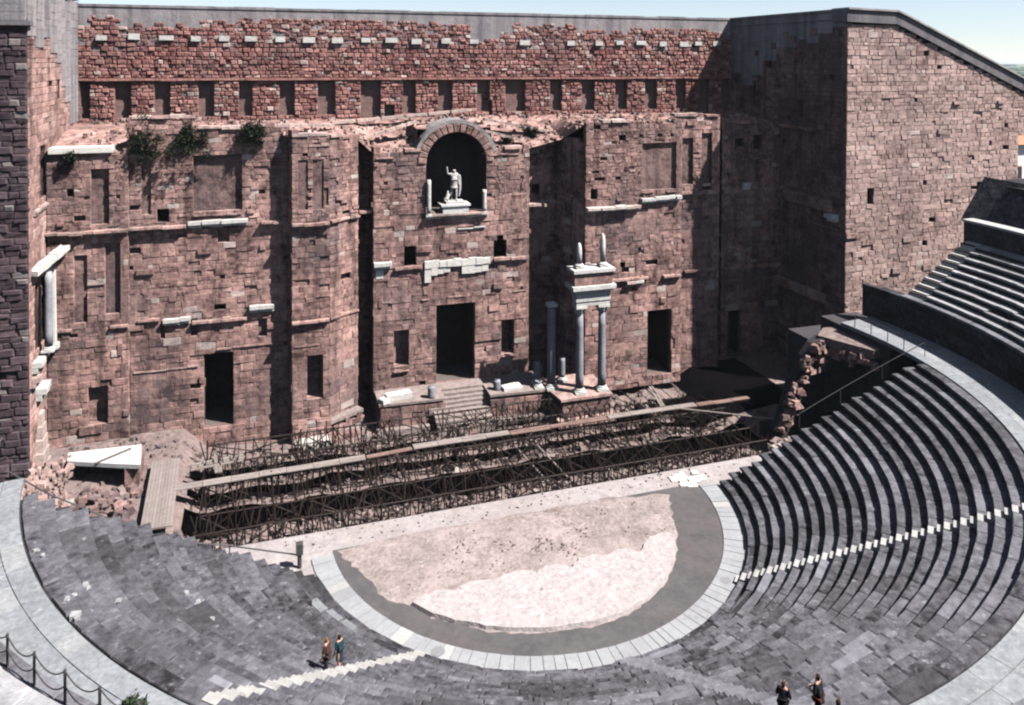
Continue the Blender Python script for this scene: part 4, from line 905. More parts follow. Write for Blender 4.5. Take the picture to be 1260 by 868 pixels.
# podium wall and upper tier
ZP = 11.6
us = thing('upper_seating', (36, -8, ZP), 'upper tier of dark stone seating rows above the podium wall', 'stone seating')
U0, UT, UN, UR = R_P+.75, .70, 9, .455
tier(us, U0, UT, UN, ZP, UR, lambda i: R(-172), lambda i: R(-1.2)+R(.1*i), 200, 'uppseat', lens=(1.2, 2.6))
mb = MB(); prof = [(R_P+.06, 7.0), (R_P+.06, ZP-.05), (U0+.1, ZP-.05)]
for i in range(UN): prof += [(U0+i*UT+.06, ZP+i*UR), (U0+i*UT+.06, ZP+(i+1)*UR-.1)]
prof += [(U0+UN*UT+5, ZP+UN*UR-.1), (U0+UN*UT+5, 5), (R_P+2, 5)]
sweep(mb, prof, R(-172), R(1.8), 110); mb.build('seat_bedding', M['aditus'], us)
SU = Stones(us, 'podium_stone', 'podium_masonry', 160)
a = R(-171.9); 
while a < R(6.6):
    b = a+random.uniform(1.0, 2.0)/R_P
    for k in range(4):
        z0 = ZW-.1+k*.69; z1 = z0+.68
        q = [pol(R_P, b-.0003, z0), pol(R_P, a+.0003, z0), pol(R_P, a+.0003, z1), pol(R_P, b-.0003, z1)]
        n = -pol(1, (a+b)/2); c0 = (tone(0, .4), 0, tone(.3, .9))
        if .0 < 1: SU.add(q, n, .5, .02, c0, M['seat'], .015)
    a = b
a = R(-171.9)
while a < R(2.0):
    b = min(a+random.uniform(1.0, 2.2)/R_P, R(2.0))
    SU.add([pol(R_P-.06, a+.0003, ZP+.1), pol(U0+.12, a+.0003, ZP+.1), pol(U0+.12, b-.0003, ZP+.1), pol(R_P-.06, b-.0003, ZP+.1)], Vector((0, 0, 1)), .22, .025, (tone(.6, 1.1), .25*(random.random() < .5), 0), M['seat'], .01); a = b
SU.finish()
mb = MB(); ringbox(mb, R_P+.02, R_P+1.2, R(2.2), R(6.6), 8.5, ZP-.1, (.2, 0, .7), 4); mb.build('podium_end', M['seat'], us)
# steps at the right end of the upper tier
es = thing('end_stairs', (38, .3, ZP), 'narrow pale steps climbing beside the ashlar wall at the right end', 'stairs')
for i in range(2*UN):
    r = U0+i*UT/2; z = ZP+(i+1)*UR/2; mb = MB(); ringbox(mb, r, r+UT/2+.06, R(-1.1+.05*i), R(1.9-.02*i), z-.35, z+.02, (tone(.5, 1), .5, 0)); mb.build('step', M['step'], es)
# parapet wall behind the upper tier and ruined slab roof
RT = U0+UN*UT
uw = thing('upper_parapet', (40, -2, 15.6), 'low dark wall with a pale top behind the highest seating row', 'wall')
mb = MB(); ringbox(mb, RT+.3, RT+1.3, R(-60), R(2.5), 15.2, 17.25, (.25, 0, .45), 30); mb.build('wall_face', M['seat'], uw)
mb = MB(); ringbox(mb, RT+.2, RT+1.45, R(-60), R(2.6), 17.253, 17.45, (.8, .3, 0), 30); mb.build('coping', M['walk'], uw)
rv = thing('vault_ruin', (41.5, 0, 17), 'grey sloping slab of a ruined vault above the upper seating at right', 'ruin')
q0 = [Vector(p) for p in ((41.2, 2.8, 17.2), (42.4, -2.4, 17.0), (44.6, -2.6, 20.6), (43.4, 2.4, 20.9))]
mb = MB(); nn = (q0[1]-q0[0]).cross(q0[3]-q0[0]).normalized(); mb.hexa([p-nn*.9 for p in q0], q0, (.15, 0, .3)); mb.build('sloping_slab', M['seat'], rv)
mb = MB()
for i in range(70):
    t = random.random(); c = Vector((42.6+2.2*t, -2.6-random.uniform(0, 1.6), 16.8+3.6*t*random.random())); mb.rock(c, random.uniform(.25, .7), (tone(), .2*(random.random() < .3), tone(0, .9)))
mb.build('broken_masonry', M['frons'], rv, 'stuff')
mb = MB(); mb.box((43.6, -7, 15), (50, 3.4, 20.3), (.1, 0, .8), .1); mb.build('vault_core', M['seat'], rv)
# radial stairways
def stairway(ang, wdt, m, label, col=lambda: (tone(.5, 1), 0, 0), rows=NROW, start=0):
    c = pol(22, ang, 4.4); t = thing('stair_flight', c, label, 'stairs', 'radial stairs between the seating blocks')
    for i in range(start, rows):
        r = R_IN+i*TR; z = i*RISE; ha = lambda q: wdt/2/q
        mb = MB(); rr = r-.36; ringbox(mb, rr, r+.02, ang-ha(rr), ang+ha(rr), z-.05, z+RISE/2, col()); mb.build('step', M[m], t)
        mb = MB(); ringbox(mb, r-.035, r+.37, ang-ha(r), ang+ha(r), z-.02, z+RISE+.02, col()); mb.build('step', M[m], t)
stairway(R(-47.8), .7, 'step', 'white stepped stairway climbing the right side of the seating', lambda: (tone(.1, 1), 0, tone(0, .1)))
stairway(R(-131.0), .62, 'step', 'white stepped stairway at lower left where two people stand', lambda: (tone(0, .8), 0, tone(0, .12)))
stairway(R(-88.3), .9, 'seat', 'grey stairway with toothed edge at lower right of centre', lambda: (tone(.8, 1.1), .12, 0))
mb = MB()                                          # pale chips lying about the rows
CH = [((105, 722), 7.2, .45), ((92, 760), 7.8, .5), ((70, 713), 8.3, .3), ((44, 678), 8.6, .25), ((52, 684), 8.5, .25), ((103, 664), 6.7, .22), ((145, 740), 6.5, .28), ((146, 755), 6.5, .28), ((201, 772), 6.0, .4), ((228, 731), 4.7, .35), ((243, 741), 4.4, .25), ((296, 773), 3.7, .35), ((270, 808), 4.5, .4), ((232, 825), 5.4, .45), ((203, 802), 6.2, .3), ((82, 738), 7.8, .28), ((90, 733), 7.6, .25), ((260, 764), 4.4, .32)]
def ray_z(px, py, z):
    d = fwd+rgt*((px-630-SX)/F_PX)+upv*(-(py-434-SY)/F_PX); t = (z-CAM.z)/d.z; return CAM+d*t
ORD = 'topmost second third fourth fifth sixth seventh eighth ninth tenth eleventh twelfth thirteenth fourteenth fifteenth sixteenth'.split()
CL_ = []
for (uv, z, r) in CH:
    for it in range(6): p = ray_z(*uv, z); z = (math.floor((math.hypot(p.x, p.y)-R_IN)/TR)+1)*RISE
    CL_.append((NROW-round(z/RISE), math.atan2(p.y, p.x), p, z, r))
for row in sorted(set(c[0] for c in CL_)):
    grp = sorted([c for c in CL_ if c[0] == row], key=lambda c: c[1])
    for k, (_, a, p, z, r) in enumerate(grp):
        n_ = len(grp); wh = '' if n_ == 1 else (', the one nearest the stage' if k == 0 else ', the one nearest the white stairs' if k == n_-1 else ', between two others' if n_ == 3 else ', %s from the stage' % ORD[k])
        mb = MB()
        for q in range(2): mb.rock((p.x+q*.2*r, p.y-q*.3*r, z+r*.12), r*(.55 if q == 0 else .34), (tone(.1, .9), .15, 0), .5)
        o = mb.build('loose_stone', M['walk']); o['kind'] = 'thing'; tag(o, 'pale loose stone on the '+ORD[max(0, row)]+' row below left walkway'+wh, 'stone', 'loose pale stones on the seating')
def seat_hit(px, py):
    z = 1.0
    for it in range(12):
        p = ray_z(px, py, z); z = max(0, min(9, (math.hypot(p.x, p.y)-R_IN)/TR*RISE+.2))
    return math.hypot(p.x, p.y), math.atan2(p.y, p.x)
for (pa, pb, l, c) in (((368, 733), (384, 748), 'dark raised kerb block, uppermost of those above the ring at left', .1), ((386, 744), (404, 758), 'tan topped kerb block second from the top above the left ring', .6), ((405, 758), (422, 770), 'tan topped kerb block in the middle above the left ring', .7), ((423, 771), (440, 781), 'tan topped kerb block next to the dark one above the left ring', .6), ((458, 795), (492, 806), 'dark kerb block beside the foot of the left stairs', .1)):
    r1, t1 = seat_hit(*pa); r2, t2 = seat_hit(*pb); mb = MB(); rm = (r1+r2)/2; zz = max(0, (rm-R_IN)/TR*RISE); n_ = 2
    ringbox(mb, rm-.1, rm+.38, t1, t2-.003, zz-.4, zz+.55, (c*.5, 0, .5 if c < .3 else .1), n_); o = mb.build('kerb_block', M['walk' if c > .5 else 'seat']); tag(o, l, 'kerb block')
# ------------------------------------------------------------------ aditus ruin at the right
ar = thing('ruined_vault', (27, 2.5, 0), 'broken masonry of the collapsed side passage beside the right seating', 'ruin')
mb = MB(); top = [(22.6, .9), (23.2, 1.6), (23.6, 3.0), (24.1, 4.4), (24.9, 5.6), (25.4, 6.6), (26.2, 7.6), (27.3, 8.1)]
for (x0, z0), (x1, z1) in zip(top[:-1], top[1:]):
    mb.hexa([Vector((x0, 4.1, -1)), Vector((x1, 4.1, -1)), Vector((x1, 4.1, z1)), Vector((x0, 4.1, z0))], [Vector((x0, 3.2, -1)), Vector((x1, 3.2, -1)), Vector((x1, 3.2, z1)), Vector((x0, 3.2, z0))], (.2, 0, .5))
mb.build('broken_wall', M['aditus'], ar)
for (x0, z0), (x1, z1) in zip(top[:-1], top[1:]):
    for k in range(9):
        t = random.random(); x = x0+(x1-x0)*t; z = z0+(z1-z0)*t-random.random()**2*2.0; r = random.uniform(.16, .42); mb = MB()
        if z < -.5: continue
        mb.rock((x-random.uniform(-.3, .35), 3.1-random.uniform(0, .35), z), r*random.uniform(1, 1.5), (tone(0, .8), 0, tone(0, .5)), .5); mb.build('jutting_stone', M['frons'], ar)
deck('platform', [(26.9, 3.6), (28.8, -.6), (30.6, -.3), (31.6, 4.6), (28.6, 5.0)], 8.15, .7, 'rubble', ar, (.5, 0, 0))
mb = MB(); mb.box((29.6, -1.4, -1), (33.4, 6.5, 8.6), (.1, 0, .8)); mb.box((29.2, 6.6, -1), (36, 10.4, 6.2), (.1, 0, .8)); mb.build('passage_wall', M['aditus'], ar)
mb = MB(); mb.box((22, 4.2, -1), (29.3, 4.6, 1.2), (.1, 0, .8)); mb.build('passage_kerb', M['aditus'], ar)
mb = MB()
for i in range(24):
    f = i/23; mb.rock((27.4+1.4*f+random.uniform(-.3, .3), 3.0-3.6*f, 7.3+random.uniform(-.6, .3)), random.uniform(.25, .5), (tone(.3, .9), 0, 0))
mb.build('broken_edge', M['frons'], ar, 'stuff')
mb = MB()
for i in range(60):
    x = random.uniform(21, 23.5); y = random.uniform(-.6, 2.4); mb.rock((x, y, .4+.3*random.random()), random.uniform(.15, .5), (tone(.4, 1), .3*(random.random() < .3), 0))
mb.build('fallen_masonry', M['rubble'], ar, 'stuff')

# ------------------------------------------------------------------ steel scaffold of the stage
sf = thing('stage_scaffold', (0, 8, 0), 'low dark steel scaffold frame standing across the dug-out stage', 'scaffold')
shared = {}
def bar(name, p, q, r, m, parent, n=5):
    """bar between two points as its own object sharing one unit mesh"""
    key = (n, m)
    if key not in shared:
        mb = MB(); mb.tube([(0, 0, 0), (0, 0, 1)], 1.0, n); o = mb.build('bar', M[m]); shared[key] = o.data; bpy.data.objects.remove(o)
    p, q = Vector(p), Vector(q); d = q-p; o = bpy.data.objects.new(name, shared[key]); COL.objects.link(o)
    off = Vector((0, 0, 0)); t = parent
    while t: off += t.location; t = t.parent
    o.parent = parent; o.location = p-off; o.rotation_mode = 'QUATERNION'; o.rotation_quaternion = d.to_track_quat('Z', 'Y'); o.scale = (r, r, d.length); return o
rowsY = (2.25, 4.4, 8.2, 11.2, 14.3); xs = [-21.3+2.35*i for i in range(19)]
fine = MB()
for j, y in enumerate(rowsY):
    x_hi = 22 if y < 9 else 19
    px_ = None
    for i, x in enumerate(xs):
        if x > x_hi or (y > 9.5 and -3.4 < x < 2.4 and False): continue
        x += random.uniform(-.12, .12); zb = gz(x, y)-.05; zt = 1.05+random.uniform(-.12, .2)
        if y > 11.5 and (x > 15 or random.random() < .25): continue
        bar('post', (x, y, zb), (x+random.uniform(-.05, .05), y, zt), .065, 'steel', sf)
        if j == 0:
            mb = MB(); mb.box((x-.18, y-.18, zb-.01), (x+.18, y+.18, zb+.12), (.3, 0, 0), .02); mb.build('foot_plate', M['steel'], sf)
        for sx in (-.55, .55): fine.tube([(x+sx, y, zt-.05), (x, y, zb+.25)], .045, 4)
        if j+1 < len(rowsY) and random.random() < .8: fine.tube([(x, y, .85), (x, rowsY[j+1], .85)], .035, 4)
        if px_ is not None:
            bar('ledger', (px_, y, .82), (x, y, .84), .06, 'steel', sf)
            if random.random() < .85: bar('brace', (px_, y, .82), (x, y, zb+.25), .05, 'steel', sf)
            if random.random() < .5: bar('brace', (px_, y, gz(px_, y)+.25), (x, y, .82), .05, 'steel', sf)
            if random.random() < .55: bar('ledger', (px_, y, gz(px_, y)+.35), (x, y, zb+.35), .05, 'steel', sf)
            for q in range(4):
                xx = px_+(x-px_)*(q+1)/5; fine.tube([(xx, y, .82), (xx+random.uniform(-.1, .1), y, max(zb, zb+random.uniform(0, .5)))], .042, 4)
            if j+1 < len(rowsY):
                for q in range(3):
                    xx = random.uniform(px_, x); fine.tube([(xx, y, .9), (xx+random.uniform(-.6, .6), rowsY[j+1], .9)], .045, 4)
        px_ = x
for i in range(260):
    x = random.uniform(-21, 20); y = random.choice((random.uniform(2.2, 4.6), random.uniform(8, 14))); a = random.uniform(0, 6.28); l = random.uniform(.5, 1.8)
    fine.tube([(x, y, gz(x, y)+random.uniform(.1, .5)), (x+l*math.cos(a), y+l*math.sin(a)*.5, gz(x, y)+random.uniform(.1, 1.3))], .045, 4)
fine.build('thin_braces', M['steel'], sf, 'stuff')
# plank walks laid on the scaffold
def planks(name, p, q, wd, z, m, label, n=6, th=.07, cat='plank walk'):
    p, q = Vector(p), Vector(q); t = thing(name, (*((p+q)/2).xy, z), label, cat); d = (q-p); u = d.normalized(); s = Vector((-u.y, u.x, 0))
    for k in range(n):
        for lane in range(2):
            a = p+d*(k/n)+s*(-wd/2+lane*wd/2); b = p+d*((k+.985)/n)+s*(-wd/2+lane*wd/2); h = Vector((0, 0, th)); w_ = s*(wd/2-.02); dz = Vector((0, 0, random.uniform(-.02, .03)))
            mb = MB(); mb.hexa([a+dz, b+dz, b+w_+dz, a+w_+dz], [a+h+dz, b+h+dz, b+w_+h+dz, a+w_+h+dz], (tone(.2, 1), 0, 0)); mb.build('plank', M[m], t)
planks('plank_walk', (-23.2, 8.2, 1.0), (-9.9, 8.3, 1.12), .75, 1.0, 'wood', 'long grey plank walk over the left half of the scaffold', 7)
planks('plank_walk', (-9.8, 8.5, 1.0), (-6.3, 8.7, 1.05), .5, 1.0, 'brownwood', 'short brown plank walk joining the left and middle grey walks', 2)
planks('plank_walk', (-6.2, 8.75, 1.12), (1.6, 8.85, 1.12), .75, 1.1, 'wood', 'middle grey plank walk in front of the stairs', 4)
planks('plank_walk', (1.7, 8.9, 1.02), (10.2, 9.0, 1.05), .6, 1.0, 'brownwood', 'reddish brown plank walk in front of the column podium', 5)
planks('plank_walk', (10.3, 9.0, 1.12), (18.6, 8.9, 1.12), .7, 1.1, 'wood', 'grey plank walk before the right doorway', 4)
planks('plank_walk', (18.7, 8.85, 1.1), (23.8, 8.7, 1.15), .55, 1.1, 'brownwood', 'dark plank walk at the right end in the shadow', 3)
planks('plank', (17.3, 14.6, .55), (15.6, 9.2, 1.2), .4, 1, 'wood', 'narrow plank sloping from the right doorway to the plank walk', 2, cat='plank')
planks('plank', (-.2, 13.4, -.1), (-1.2, 9.4, 1.15), .6, 1, 'brownwood', 'short plank leading down from the stairs to the plank walk', 2, cat='plank')
planks('plank', (16.9, 8.6, 1.1), (23.8, 3.6, 1.4), .2, 1, 'wood', 'thin pole laid from the plank walk to the right seating', 2, cat='pole')
planks('plank', (-20.6, 13.6, .35), (-20.3, 9.3, 1.05), .55, 1, 'wood', 'short grey plank bridging to the left doorway', 2, cat='plank')
planks('plank', (-16.2, 16.2, -.5), (-20.6, 16.5, -.3), .25, 1, 'brownwood', 'brown beam lying along the foot of the wall right of the left doorway', 2, cat='beam')
for i in range(3): planks('plank', (-22.3, 12.6-.9*i, .3+.25*i), (-18.6, 13.0-.9*i, .3+.25*i), .28, 1, 'wood', ('uppermost', 'middle', 'lowest')[i]+' of three pale boards crossing under the short plank by the left doorway', 1, cat='board')
for (x, l) in ((3.2, 'left of two poles leaning across the dark trench'), (4.9, 'right of two poles leaning across the dark trench')):
    t = thing('leaning_pole', (x, 4.2, -.6), l, 'pole'); mb = MB(); mb.tube([(x, 3.9, -.7), (x-1.3, 7.9, .3)], .07, 6, (.6, 0, 0)); mb.build('shaft', M['wood'], t)
t = thing('plank_ramp', (-24, 8.2, 1), 'broad grey boarded ramp at the left end of the stage', 'ramp')
for k in range(9):
    x0 = -24.95+k*.215; mb = MB(); dz = random.uniform(-.01, .015)
    mb.hexa([Vector((x0-.15, 12.6, .9+dz)), Vector((x0+.05, 12.6, .9+dz)), Vector((x0+.4, 3.6, .9+dz)), Vector((x0+.2, 3.6, .9+dz))][::-1], [Vector((x0-.15, 12.6, 1.02+dz)), Vector((x0+.05, 12.6, 1.02+dz)), Vector((x0+.4, 3.6, 1.02+dz)), Vector((x0+.2, 3.6, 1.02+dz))][::-1], (tone(.2, .7), 0, 0)); mb.build('plank', M['wood'], t)
# white slab roof at the left
t = thing('slab_shelter', (-28.5, 12, 0), 'low shelter with a broad whitewashed slab roof at the left of the stage', 'shelter')
deck('roof_slab', [(-30.7, 12.4), (-27.2, 10.9), (-25.6, 10.3), (-25.95, 13.5), (-30.9, 13.7)], 2.0, .3, 'whiteroof', t, (.7, 0, 0))
mb = MB(); mb.box((-26.7, 10.7, -1), (-25.75, 13.2, 1.69), (.2, 0, .1), .03); mb.build('side_wall', M['frons'], t)
mb = MB(); mb.box((-30.6, 13.0, -1), (-26.75, 13.4, 1.69), (.1, 0, .8), .03); mb.build('back_wall', M['frons'], t)
mb = MB(); mb.tube([(-28.7, 11.3, 2.06), (-26.6, 12.9, 2.06)], .09, 5, (.1, 0, .5)); mb.build('beam', M['brownwood'], t)
t = thing('rubble_heap', (-28, 7, 0), 'dark heap of tumbled stone blocks between the seating and the slab shelter', 'rubble')
for i in range(170):
    x = random.uniform(-33, -25.5); y = random.uniform(.0, 11); r = random.uniform(.15, .5); mb = MB(); mb.rock((x, y, max(gz(x, y), 0)+r*.3+max(0, 1.0-abs(y-5)*.2)), r, (tone(0, .7), .2*(random.random() < .1), tone(.2, .9)), .6); mb.build('stone', M['frons'], t)
t = thing('stone_stump', (-31.5, 9.5, 0), 'pinkish lump of ruined masonry at the far left below the dark building', 'ruin')
mb = MB()
for i in range(330): mb.rock((random.uniform(-33, -30.4), random.uniform(6, 13), random.uniform(.3, 2.1)), random.uniform(.12, .4), (tone(.1, 1), .1, tone(0, .4)), .7)
mb.build('masonry', M['frons'], t, 'stuff')

# ------------------------------------------------------------------ railings, chains
def rail(name, pts, hgt, label, m='iron', mid=True, r=.03, cat='railing', grp=None, bars=('top_rail',)):
    t = thing(name, pts[0], label, cat, grp)
    for p in pts: bar('post', p, Vector(p)+Vector((0, 0, hgt)), r*1.2, m, t, 6)
    for a, b in zip(pts[:-1], pts[1:]):
        bar('top_rail', Vector(a)+Vector((0, 0, hgt)), Vector(b)+Vector((0, 0, hgt)), r, m, t, 6)
        if mid: bar('mid_rail', Vector(a)+Vector((0, 0, hgt*.5)), Vector(b)+Vector((0, 0, hgt*.5)), r*.7, m, t, 6)
    return t
rail('railing', [pol(R_W+.1, R(a), ZW) for a in (4.5, 1.2, -2.2, -5.6)], 1.05, 'thin metal railing at the right end of the pale walkway', mid=False)
t = thing('handrail', pol(25, R(-4.5), 6), 'thin sloping handrail along the right ends of the seating rows', 'handrail')
pr = []
for i in range(7):
    r = R_IN+6.0+i*1.5; p = pol(r, TE((r-R_IN)/TR)+R(.6), (math.floor((r-R_IN)/TR)+1)*RISE); pr.append(p)
for p in pr[::2]: bar('post', p, p+Vector((0, 0, 1)), .03, 'iron', t, 6)
for a, b in zip(pr[:-1], pr[1:]): bar('rail', Vector((a.x, a.y, a.z+1)), Vector((b.x, b.y, b.z+1)), .035, 'iron', t, 6)
t = thing('cable_rail', (-24, -1, 3), 'long drooping rail down the left end of the seating to a short post', 'railing')
cab = [(-31.3, 1.2, 7.0), (-28.9, -.6, 6.3), (-25.6, -1.2, 4.6), (-22.4, -1.6, 3.0), (-19.2, -.9, 1.7), (-15.2, -1.5, .75)]
for a, b in zip(cab[:-1], cab[1:]): bar('rail', a, b, .045, 'iron', t, 6)
for p in cab[1:-1]: bar('post', (p[0], p[1], p[2]-1.0), p, .04, 'iron', t, 6)
t = thing('bollard', (-15.15, -1.55, 0), 'stout grey post at the left end of the pale paving ring', 'post')
mb = MB(); mb.lathe((-15.15, -1.55, 0), [(.13, 0), (.13, .9)], 10, (.4, 0, 0)); mb.build('shaft', M['iron'], t)
mb = MB(); mb.box((-15.36, -1.75, .85), (-14.94, -1.35, 1.5), (.4, 0, 0), .02); mb.build('box_head', M['iron'], t)
def chainfence(ang0, ang1, n, label):
    t = thing('chain_fence', pol(R_P+.35, R(ang0), ZP), label, 'chain fence'); ps = [pol(R_P+.35, R(ang0+(ang1-ang0)*i/(n-1)), ZP+.1) for i in range(n)]
    for p in ps: bar('post', p, p+Vector((0, 0, 1.05)), .045, 'iron', t, 8)
    for a, b in zip(ps[:-1], ps[1:]):
        for z, sag in ((1.0, .32), (.55, .34)):
            mb = MB(); mb.tube([a.lerp(b, i/10)+Vector((0, 0, z-sag*4*(i/10)*(1-i/10))) for i in range(11)], .022, 5, (.3, 0, 0)); mb.build('chain', M['iron'], t)
chainfence(-141.2, -118, 10, 'grey posts with drooping chains along the walkway at lower left')
chainfence(-78.6, -60, 8, 'grey posts with drooping chains at the bottom right corner')
t = thing('lattice_mast', (-33.6, -.5, 8.9), 'thin grey wire barrier standing at the left end of the walkway', 'barrier')
for k in range(5): bar('wire', (-33.9+.35*k, -.8+.4*k, 7.0), (-33.0+.25*k, .8+.4*k, 10.6-.5*k), .03, 'iron', t, 4)
for k in range(4): bar('wire', (-34.2, -.6+.5*k, 8+.5*k), (-32.4, .6+.5*k, 8.4+.5*k), .025, 'iron', t, 4)

# ------------------------------------------------------------------ plants
def bush(name, c, r, n, label, hang=0.0, leaf=.16):
    t = thing(name, c, label, 'shrub'); mb = MB(); c = Vector(c)
    for k in range(9):
        a = random.uniform(0, 6.28); mb.tube([c, c+Vector((math.cos(a)*r*.35, math.sin(a)*r*.3, r*.3-hang*.3)), c+Vector((math.cos(a)*r*.75, math.sin(a)*r*.6, r*random.uniform(.1, .9)-hang))], [.05, .035, .015], 4)
    mb.build('stem', M['stem'], t); mb = MB()
    cl = [(c+Vector((random.gauss(0, .42)*r, random.gauss(0, .3)*r, random.gauss(.25, .42)*r-hang*random.random())), random.uniform(.2, .42)*r) for _ in range(22)]
    for i in range(int(n*3.5)):
        q, s = random.choice(cl); p = q+Vector((random.gauss(0, .5)*s, random.gauss(0, .5)*s, random.gauss(0, .5)*s))
        d = Vector((random.gauss(0, 1), random.gauss(0, 1), random.gauss(.3, 1))).normalized(); e = d.cross(Vector((random.random(), random.random(), 1))).normalized(); l = leaf*random.uniform(.6, 1.5)
        mb.add([p, p+d*l*.5+e*l*.28, p+d*l, p+d*l*.5-e*l*.28], [(0, 1, 2, 3)], (tone(0, 1), 0, 0))
    mb.build('foliage', M['leaf'], t)
bush('ledge_shrub', (-26.6, 18.3, 23.9), 1.35, 900, 'leftmost dark shrub growing on the ledge of the stage wall', .5)
bush('ledge_shrub', (-22.9, 18.4, 24.2), 1.45, 1100, 'middle and largest dark shrub hanging from the wall ledge', .7)
bush('ledge_shrub', (-18.0, 18.4, 24.8), 1.15, 800, 'right dark shrub on the ledge beside the shaded slot', .5)
bush('ledge_shrub', (-31.6, 18.0, 23.2), .6, 300, 'small dark tuft below the white ledge slab at far left', .3)
bush('ledge_shrub', (8.0, 22.0, 23.5), .9, 500, 'dark growth on the ledge over the shaded recess', .2)
bush('ledge_shrub', (4.8, 20.6, 22.9), .8, 400, 'dark growth on the ledge right of the arch', .2)
bush('fence_shrub', (-20.95, -25.5, 11.75), .42, 420, 'green bush beside the chain fence at lower left', 0, .12)
bush('fence_shrub', (-22.6, -25.2, 11.5), .38, 260, 'low brownish green bush at the bottom edge left of the other', 0, .12)

# ------------------------------------------------------------------ people
hair = cloth('dark_hair', (.02, .015, .012)); fair = cloth('fair_brown_hair', (.16, .09, .035))
def person(pos, ang, label, top, legs, hairm, dress=None, bagm=None, fold=False, bend=0.0, h=1.7, bare=False):
    t = thing('person', pos, label, 'person', None); JE = body(h, sit='fold' if fold else False, bend=bend); s = h/1.7
    figure('body', t, pos, ang, *JE, M['skin'])
    tk = ['pel', 'wai', 'che', 'lsh', 'rsh', 'lel', 'rel']
    J, E_ = sel(JE, tk, {'*': 1.18}, {'hem': (0, 0, .86*s, .16*s)} if not dress else {'hem': (0, 0, .75*s, .17*s), 'low': (0, 0, .5*s, .2*s)}, [('pel', 'hem')] if not dress else [('pel', 'hem'), ('hem', 'low')])
    figure('dress' if dress else 'shirt', t, pos, ang, J, E_, top)
    if not bare:
        J, E_ = sel(JE, ['pel', 'lhip', 'rhip', 'lkn', 'rkn', 'lan', 'ran'], {'*': 1.15, 'lan': 1.5, 'ran': 1.5}); figure('trousers', t, pos, ang, J, E_, legs)
    hb = JE[0]['hd']; figure('hair', t, pos, ang, {'a': (hb[0], hb[1]-.025*s, hb[2]+.045*s, .09*s), 'b': (hb[0], hb[1]-.06*s, hb[2]-.06*s, .075*s), 'c': (hb[0], hb[1]-.06*s, hb[2]-.18*s, .05*s)}, [('a', 'b'), ('b', 'c')], hairm)
    ca, sa = math.cos(ang), math.sin(ang)
    W_ = lambda v: Vector((pos[0]+v[0]*ca-v[1]*sa, pos[1]+v[0]*sa+v[1]*ca, pos[2]+v[2]))
    mb = MB(); f = JE[0]['hd']                      # face: nose, ears, eyes
    mb.tube([W_((0, f[1]+.075*s, f[2]-.0*s)), W_((0, f[1]+.105*s, f[2]-.035*s))], [.012*s, .016*s], 5)
    for sg in (-1, 1): mb.tube([W_((sg*.08*s, f[1], f[2]-.03*s)), W_((sg*.095*s, f[1]-.005, f[2]+.01*s))], [.012, .016], 5)
    mb.build('face', M['skin'], t)
    for k, sg in (('l', -1), ('r', 1)):            # five fingers from each palm
        wv, hv = Vector(JE[0][k+'wr'][:3]), Vector(JE[0][k+'ha'][:3]); d = (hv-wv).normalized(); sd = d.cross(Vector((sg, 0, .2))).normalized(); mb = MB()
        mb.tube([W_(wv), W_(wv+d*.05), W_(wv+d*.095)], [.026, .036, .03], 6)
        for q, (o, l) in enumerate(((-.026, .07), (-.009, .08), (.009, .075), (.025, .058))):
            b0 = wv+d*.09+sd*o; mb.tube([W_(b0), W_(b0+d*l*.55), W_(b0+d*l-Vector((sg*.02, 0, .01)))], [.009, .009, .007], 5)
        b0 = wv+d*.03-sd*.03; mb.tube([W_(b0), W_(b0+d*.03-sd*.025), W_(b0+d*.065-sd*.03)], [.011, .010, .008], 5); mb.build('hand', M['skin'], t)
    return t
def row_z(x, y): return (math.floor((math.hypot(x, y)-R_IN)/TR)+1)*RISE
def stand(px, py):
    z = 3.0
    for i in range(6): p = ray_z(px, py, z); z = row_z(p.x, p.y)
    return (p.x, p.y, z)
P1 = stand(402, 833); P2 = stand(418, 829)
person(P1, 1.0, 'person in reddish brown top and dark trousers standing on the left white stairs', cloth('brown_red_cloth', (.06, .025, .02)), cloth('dark_trousers', (.03, .025, .03)), fair, h=1.72)
person(P2, .7, 'person in a dark teal blue dress with bare legs on the left white stairs', cloth('teal_cloth', (.012, .034, .045)), None, hair, dress=True, bare=True, h=1.75)
t = thing('shoulder_bag', (P1[0]-.55, P1[1]+.1, P1[2]), 'dark bag standing on the seating beside the left stairs', 'bag'); mb = MB(); mb.box((P1[0]-.85, P1[1], P1[2]), (P1[0]-.3, P1[1]+.3, P1[2]+.32), (.2, 0, .6), .04); mb.build('bag_body', hair, t); mb = MB(); mb.tube([(P1[0]-.8, P1[1]+.15, P1[2]+.3), (P1[0]-.58, P1[1]+.15, P1[2]+.52), (P1[0]-.35, P1[1]+.15, P1[2]+.3)], .02, 5); mb.build('strap', hair, t)
dk = cloth('black_cloth', (.012, .012, .016))
def lowp(px, py, h):
    z = 5.0
    for i in range(8): p = ray_z(px, py, z+h); z = row_z(p.x, p.y)
    return (p.x, p.y, z)
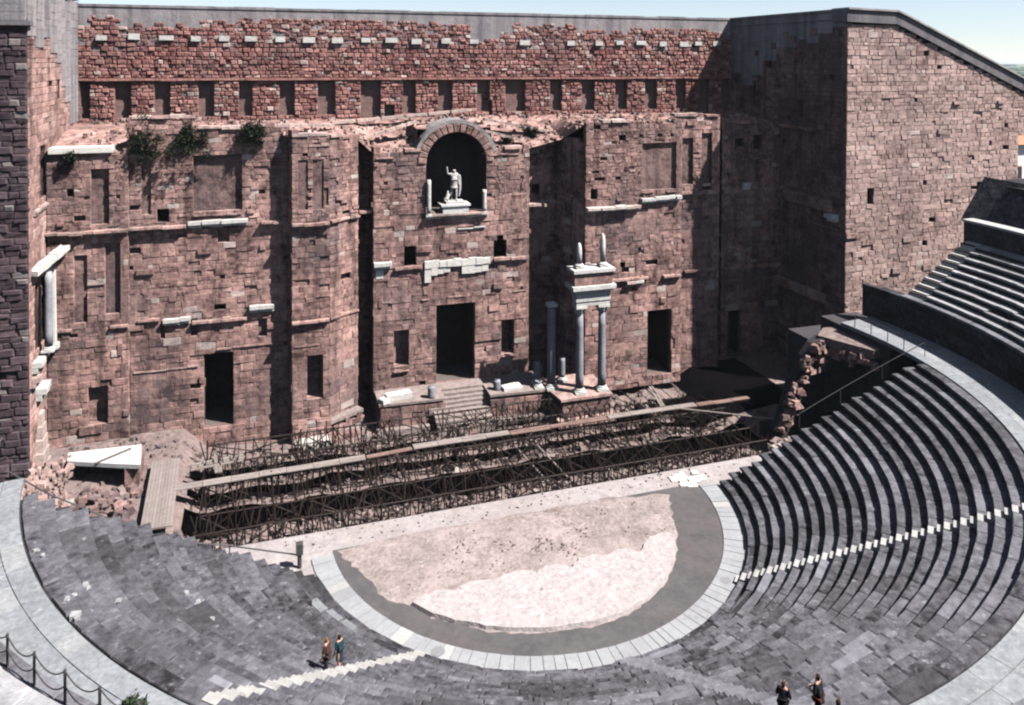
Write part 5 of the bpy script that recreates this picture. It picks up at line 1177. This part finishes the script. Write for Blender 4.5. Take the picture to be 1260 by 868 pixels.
A = lowp(964, 838, 1.66); person(A, -.9, 'person in dark clothes with folded bare forearms at the bottom edge', dk, dk, cloth('brown_hair', (.05, .025, .015)), fold=True, h=1.66)
B = lowp(1007, 829, 1.78); person(B, .5, 'tallest dark haired person in black at the bottom edge', dk, cloth('dark_red_cloth', (.07, .012, .012)), hair, fold=True, h=1.78)
Cc = lowp(1032, 861, 1.62); person(Cc, -.3, 'person in a reddish top nearly cut off by the bottom edge', cloth('red_cloth', (.35, .05, .03)), dk, hair, h=1.62)

# pale house beyond the ruined end of the right building
t = thing('house', (124, 65, -7), 'pale plastered house seen past the ragged end of the right building', 'house')
mb = MB(); mb.box((116, 60, -7), (132, 70, 15.5), (.6, 0, 0)); mb.build('wall', M['plaster'], t)
mb = MB(); mb.hexa([Vector(p) for p in ((115, 59, 15.5), (133, 59, 15.5), (133, 71, 15.5), (115, 71, 15.5))], [Vector(p) for p in ((115, 65, 18), (133, 65, 18), (133, 65.3, 18), (115, 65.3, 18))]); mb.build('roof', M['tile'], t)
for k in range(3):
    mb = MB(); mb.box((117.5+4.6*k, 59.9, 9), (118.9+4.6*k, 59.99, 11.4), (.3, 0, 0)); o = mb.build('window', M['tile'], t); mb = MB(); mb.box((117.65+4.6*k, 59.86, 9.15), (118.75+4.6*k, 59.897, 11.25)); mb.build('pane', M['glass'], o)

# ------------------------------------------------------------------ summer haze over the plain
mb = MB(); mb.box((-9400, -9400, -8.2), (9400, 9400, 41)); 
hm = bpy.data.materials.new('haze_air'); hm.use_nodes = True; t_ = hm.node_tree
for n_ in list(t_.nodes):
    if n_.type == 'BSDF_PRINCIPLED': t_.nodes.remove(n_)
pv = t_.nodes.new('ShaderNodeVolumePrincipled'); pv.inputs['Color'].default_value = (0.80, 0.90, 1.0, 1); pv.inputs['Density'].default_value = 0.00007; pv.inputs['Anisotropy'].default_value = 0.0
t_.links.new(pv.outputs[0], [n_ for n_ in t_.nodes if n_.type == 'OUTPUT_MATERIAL'][0].inputs['Volume'])
mb.build('haze', hm, None, 'stuff')
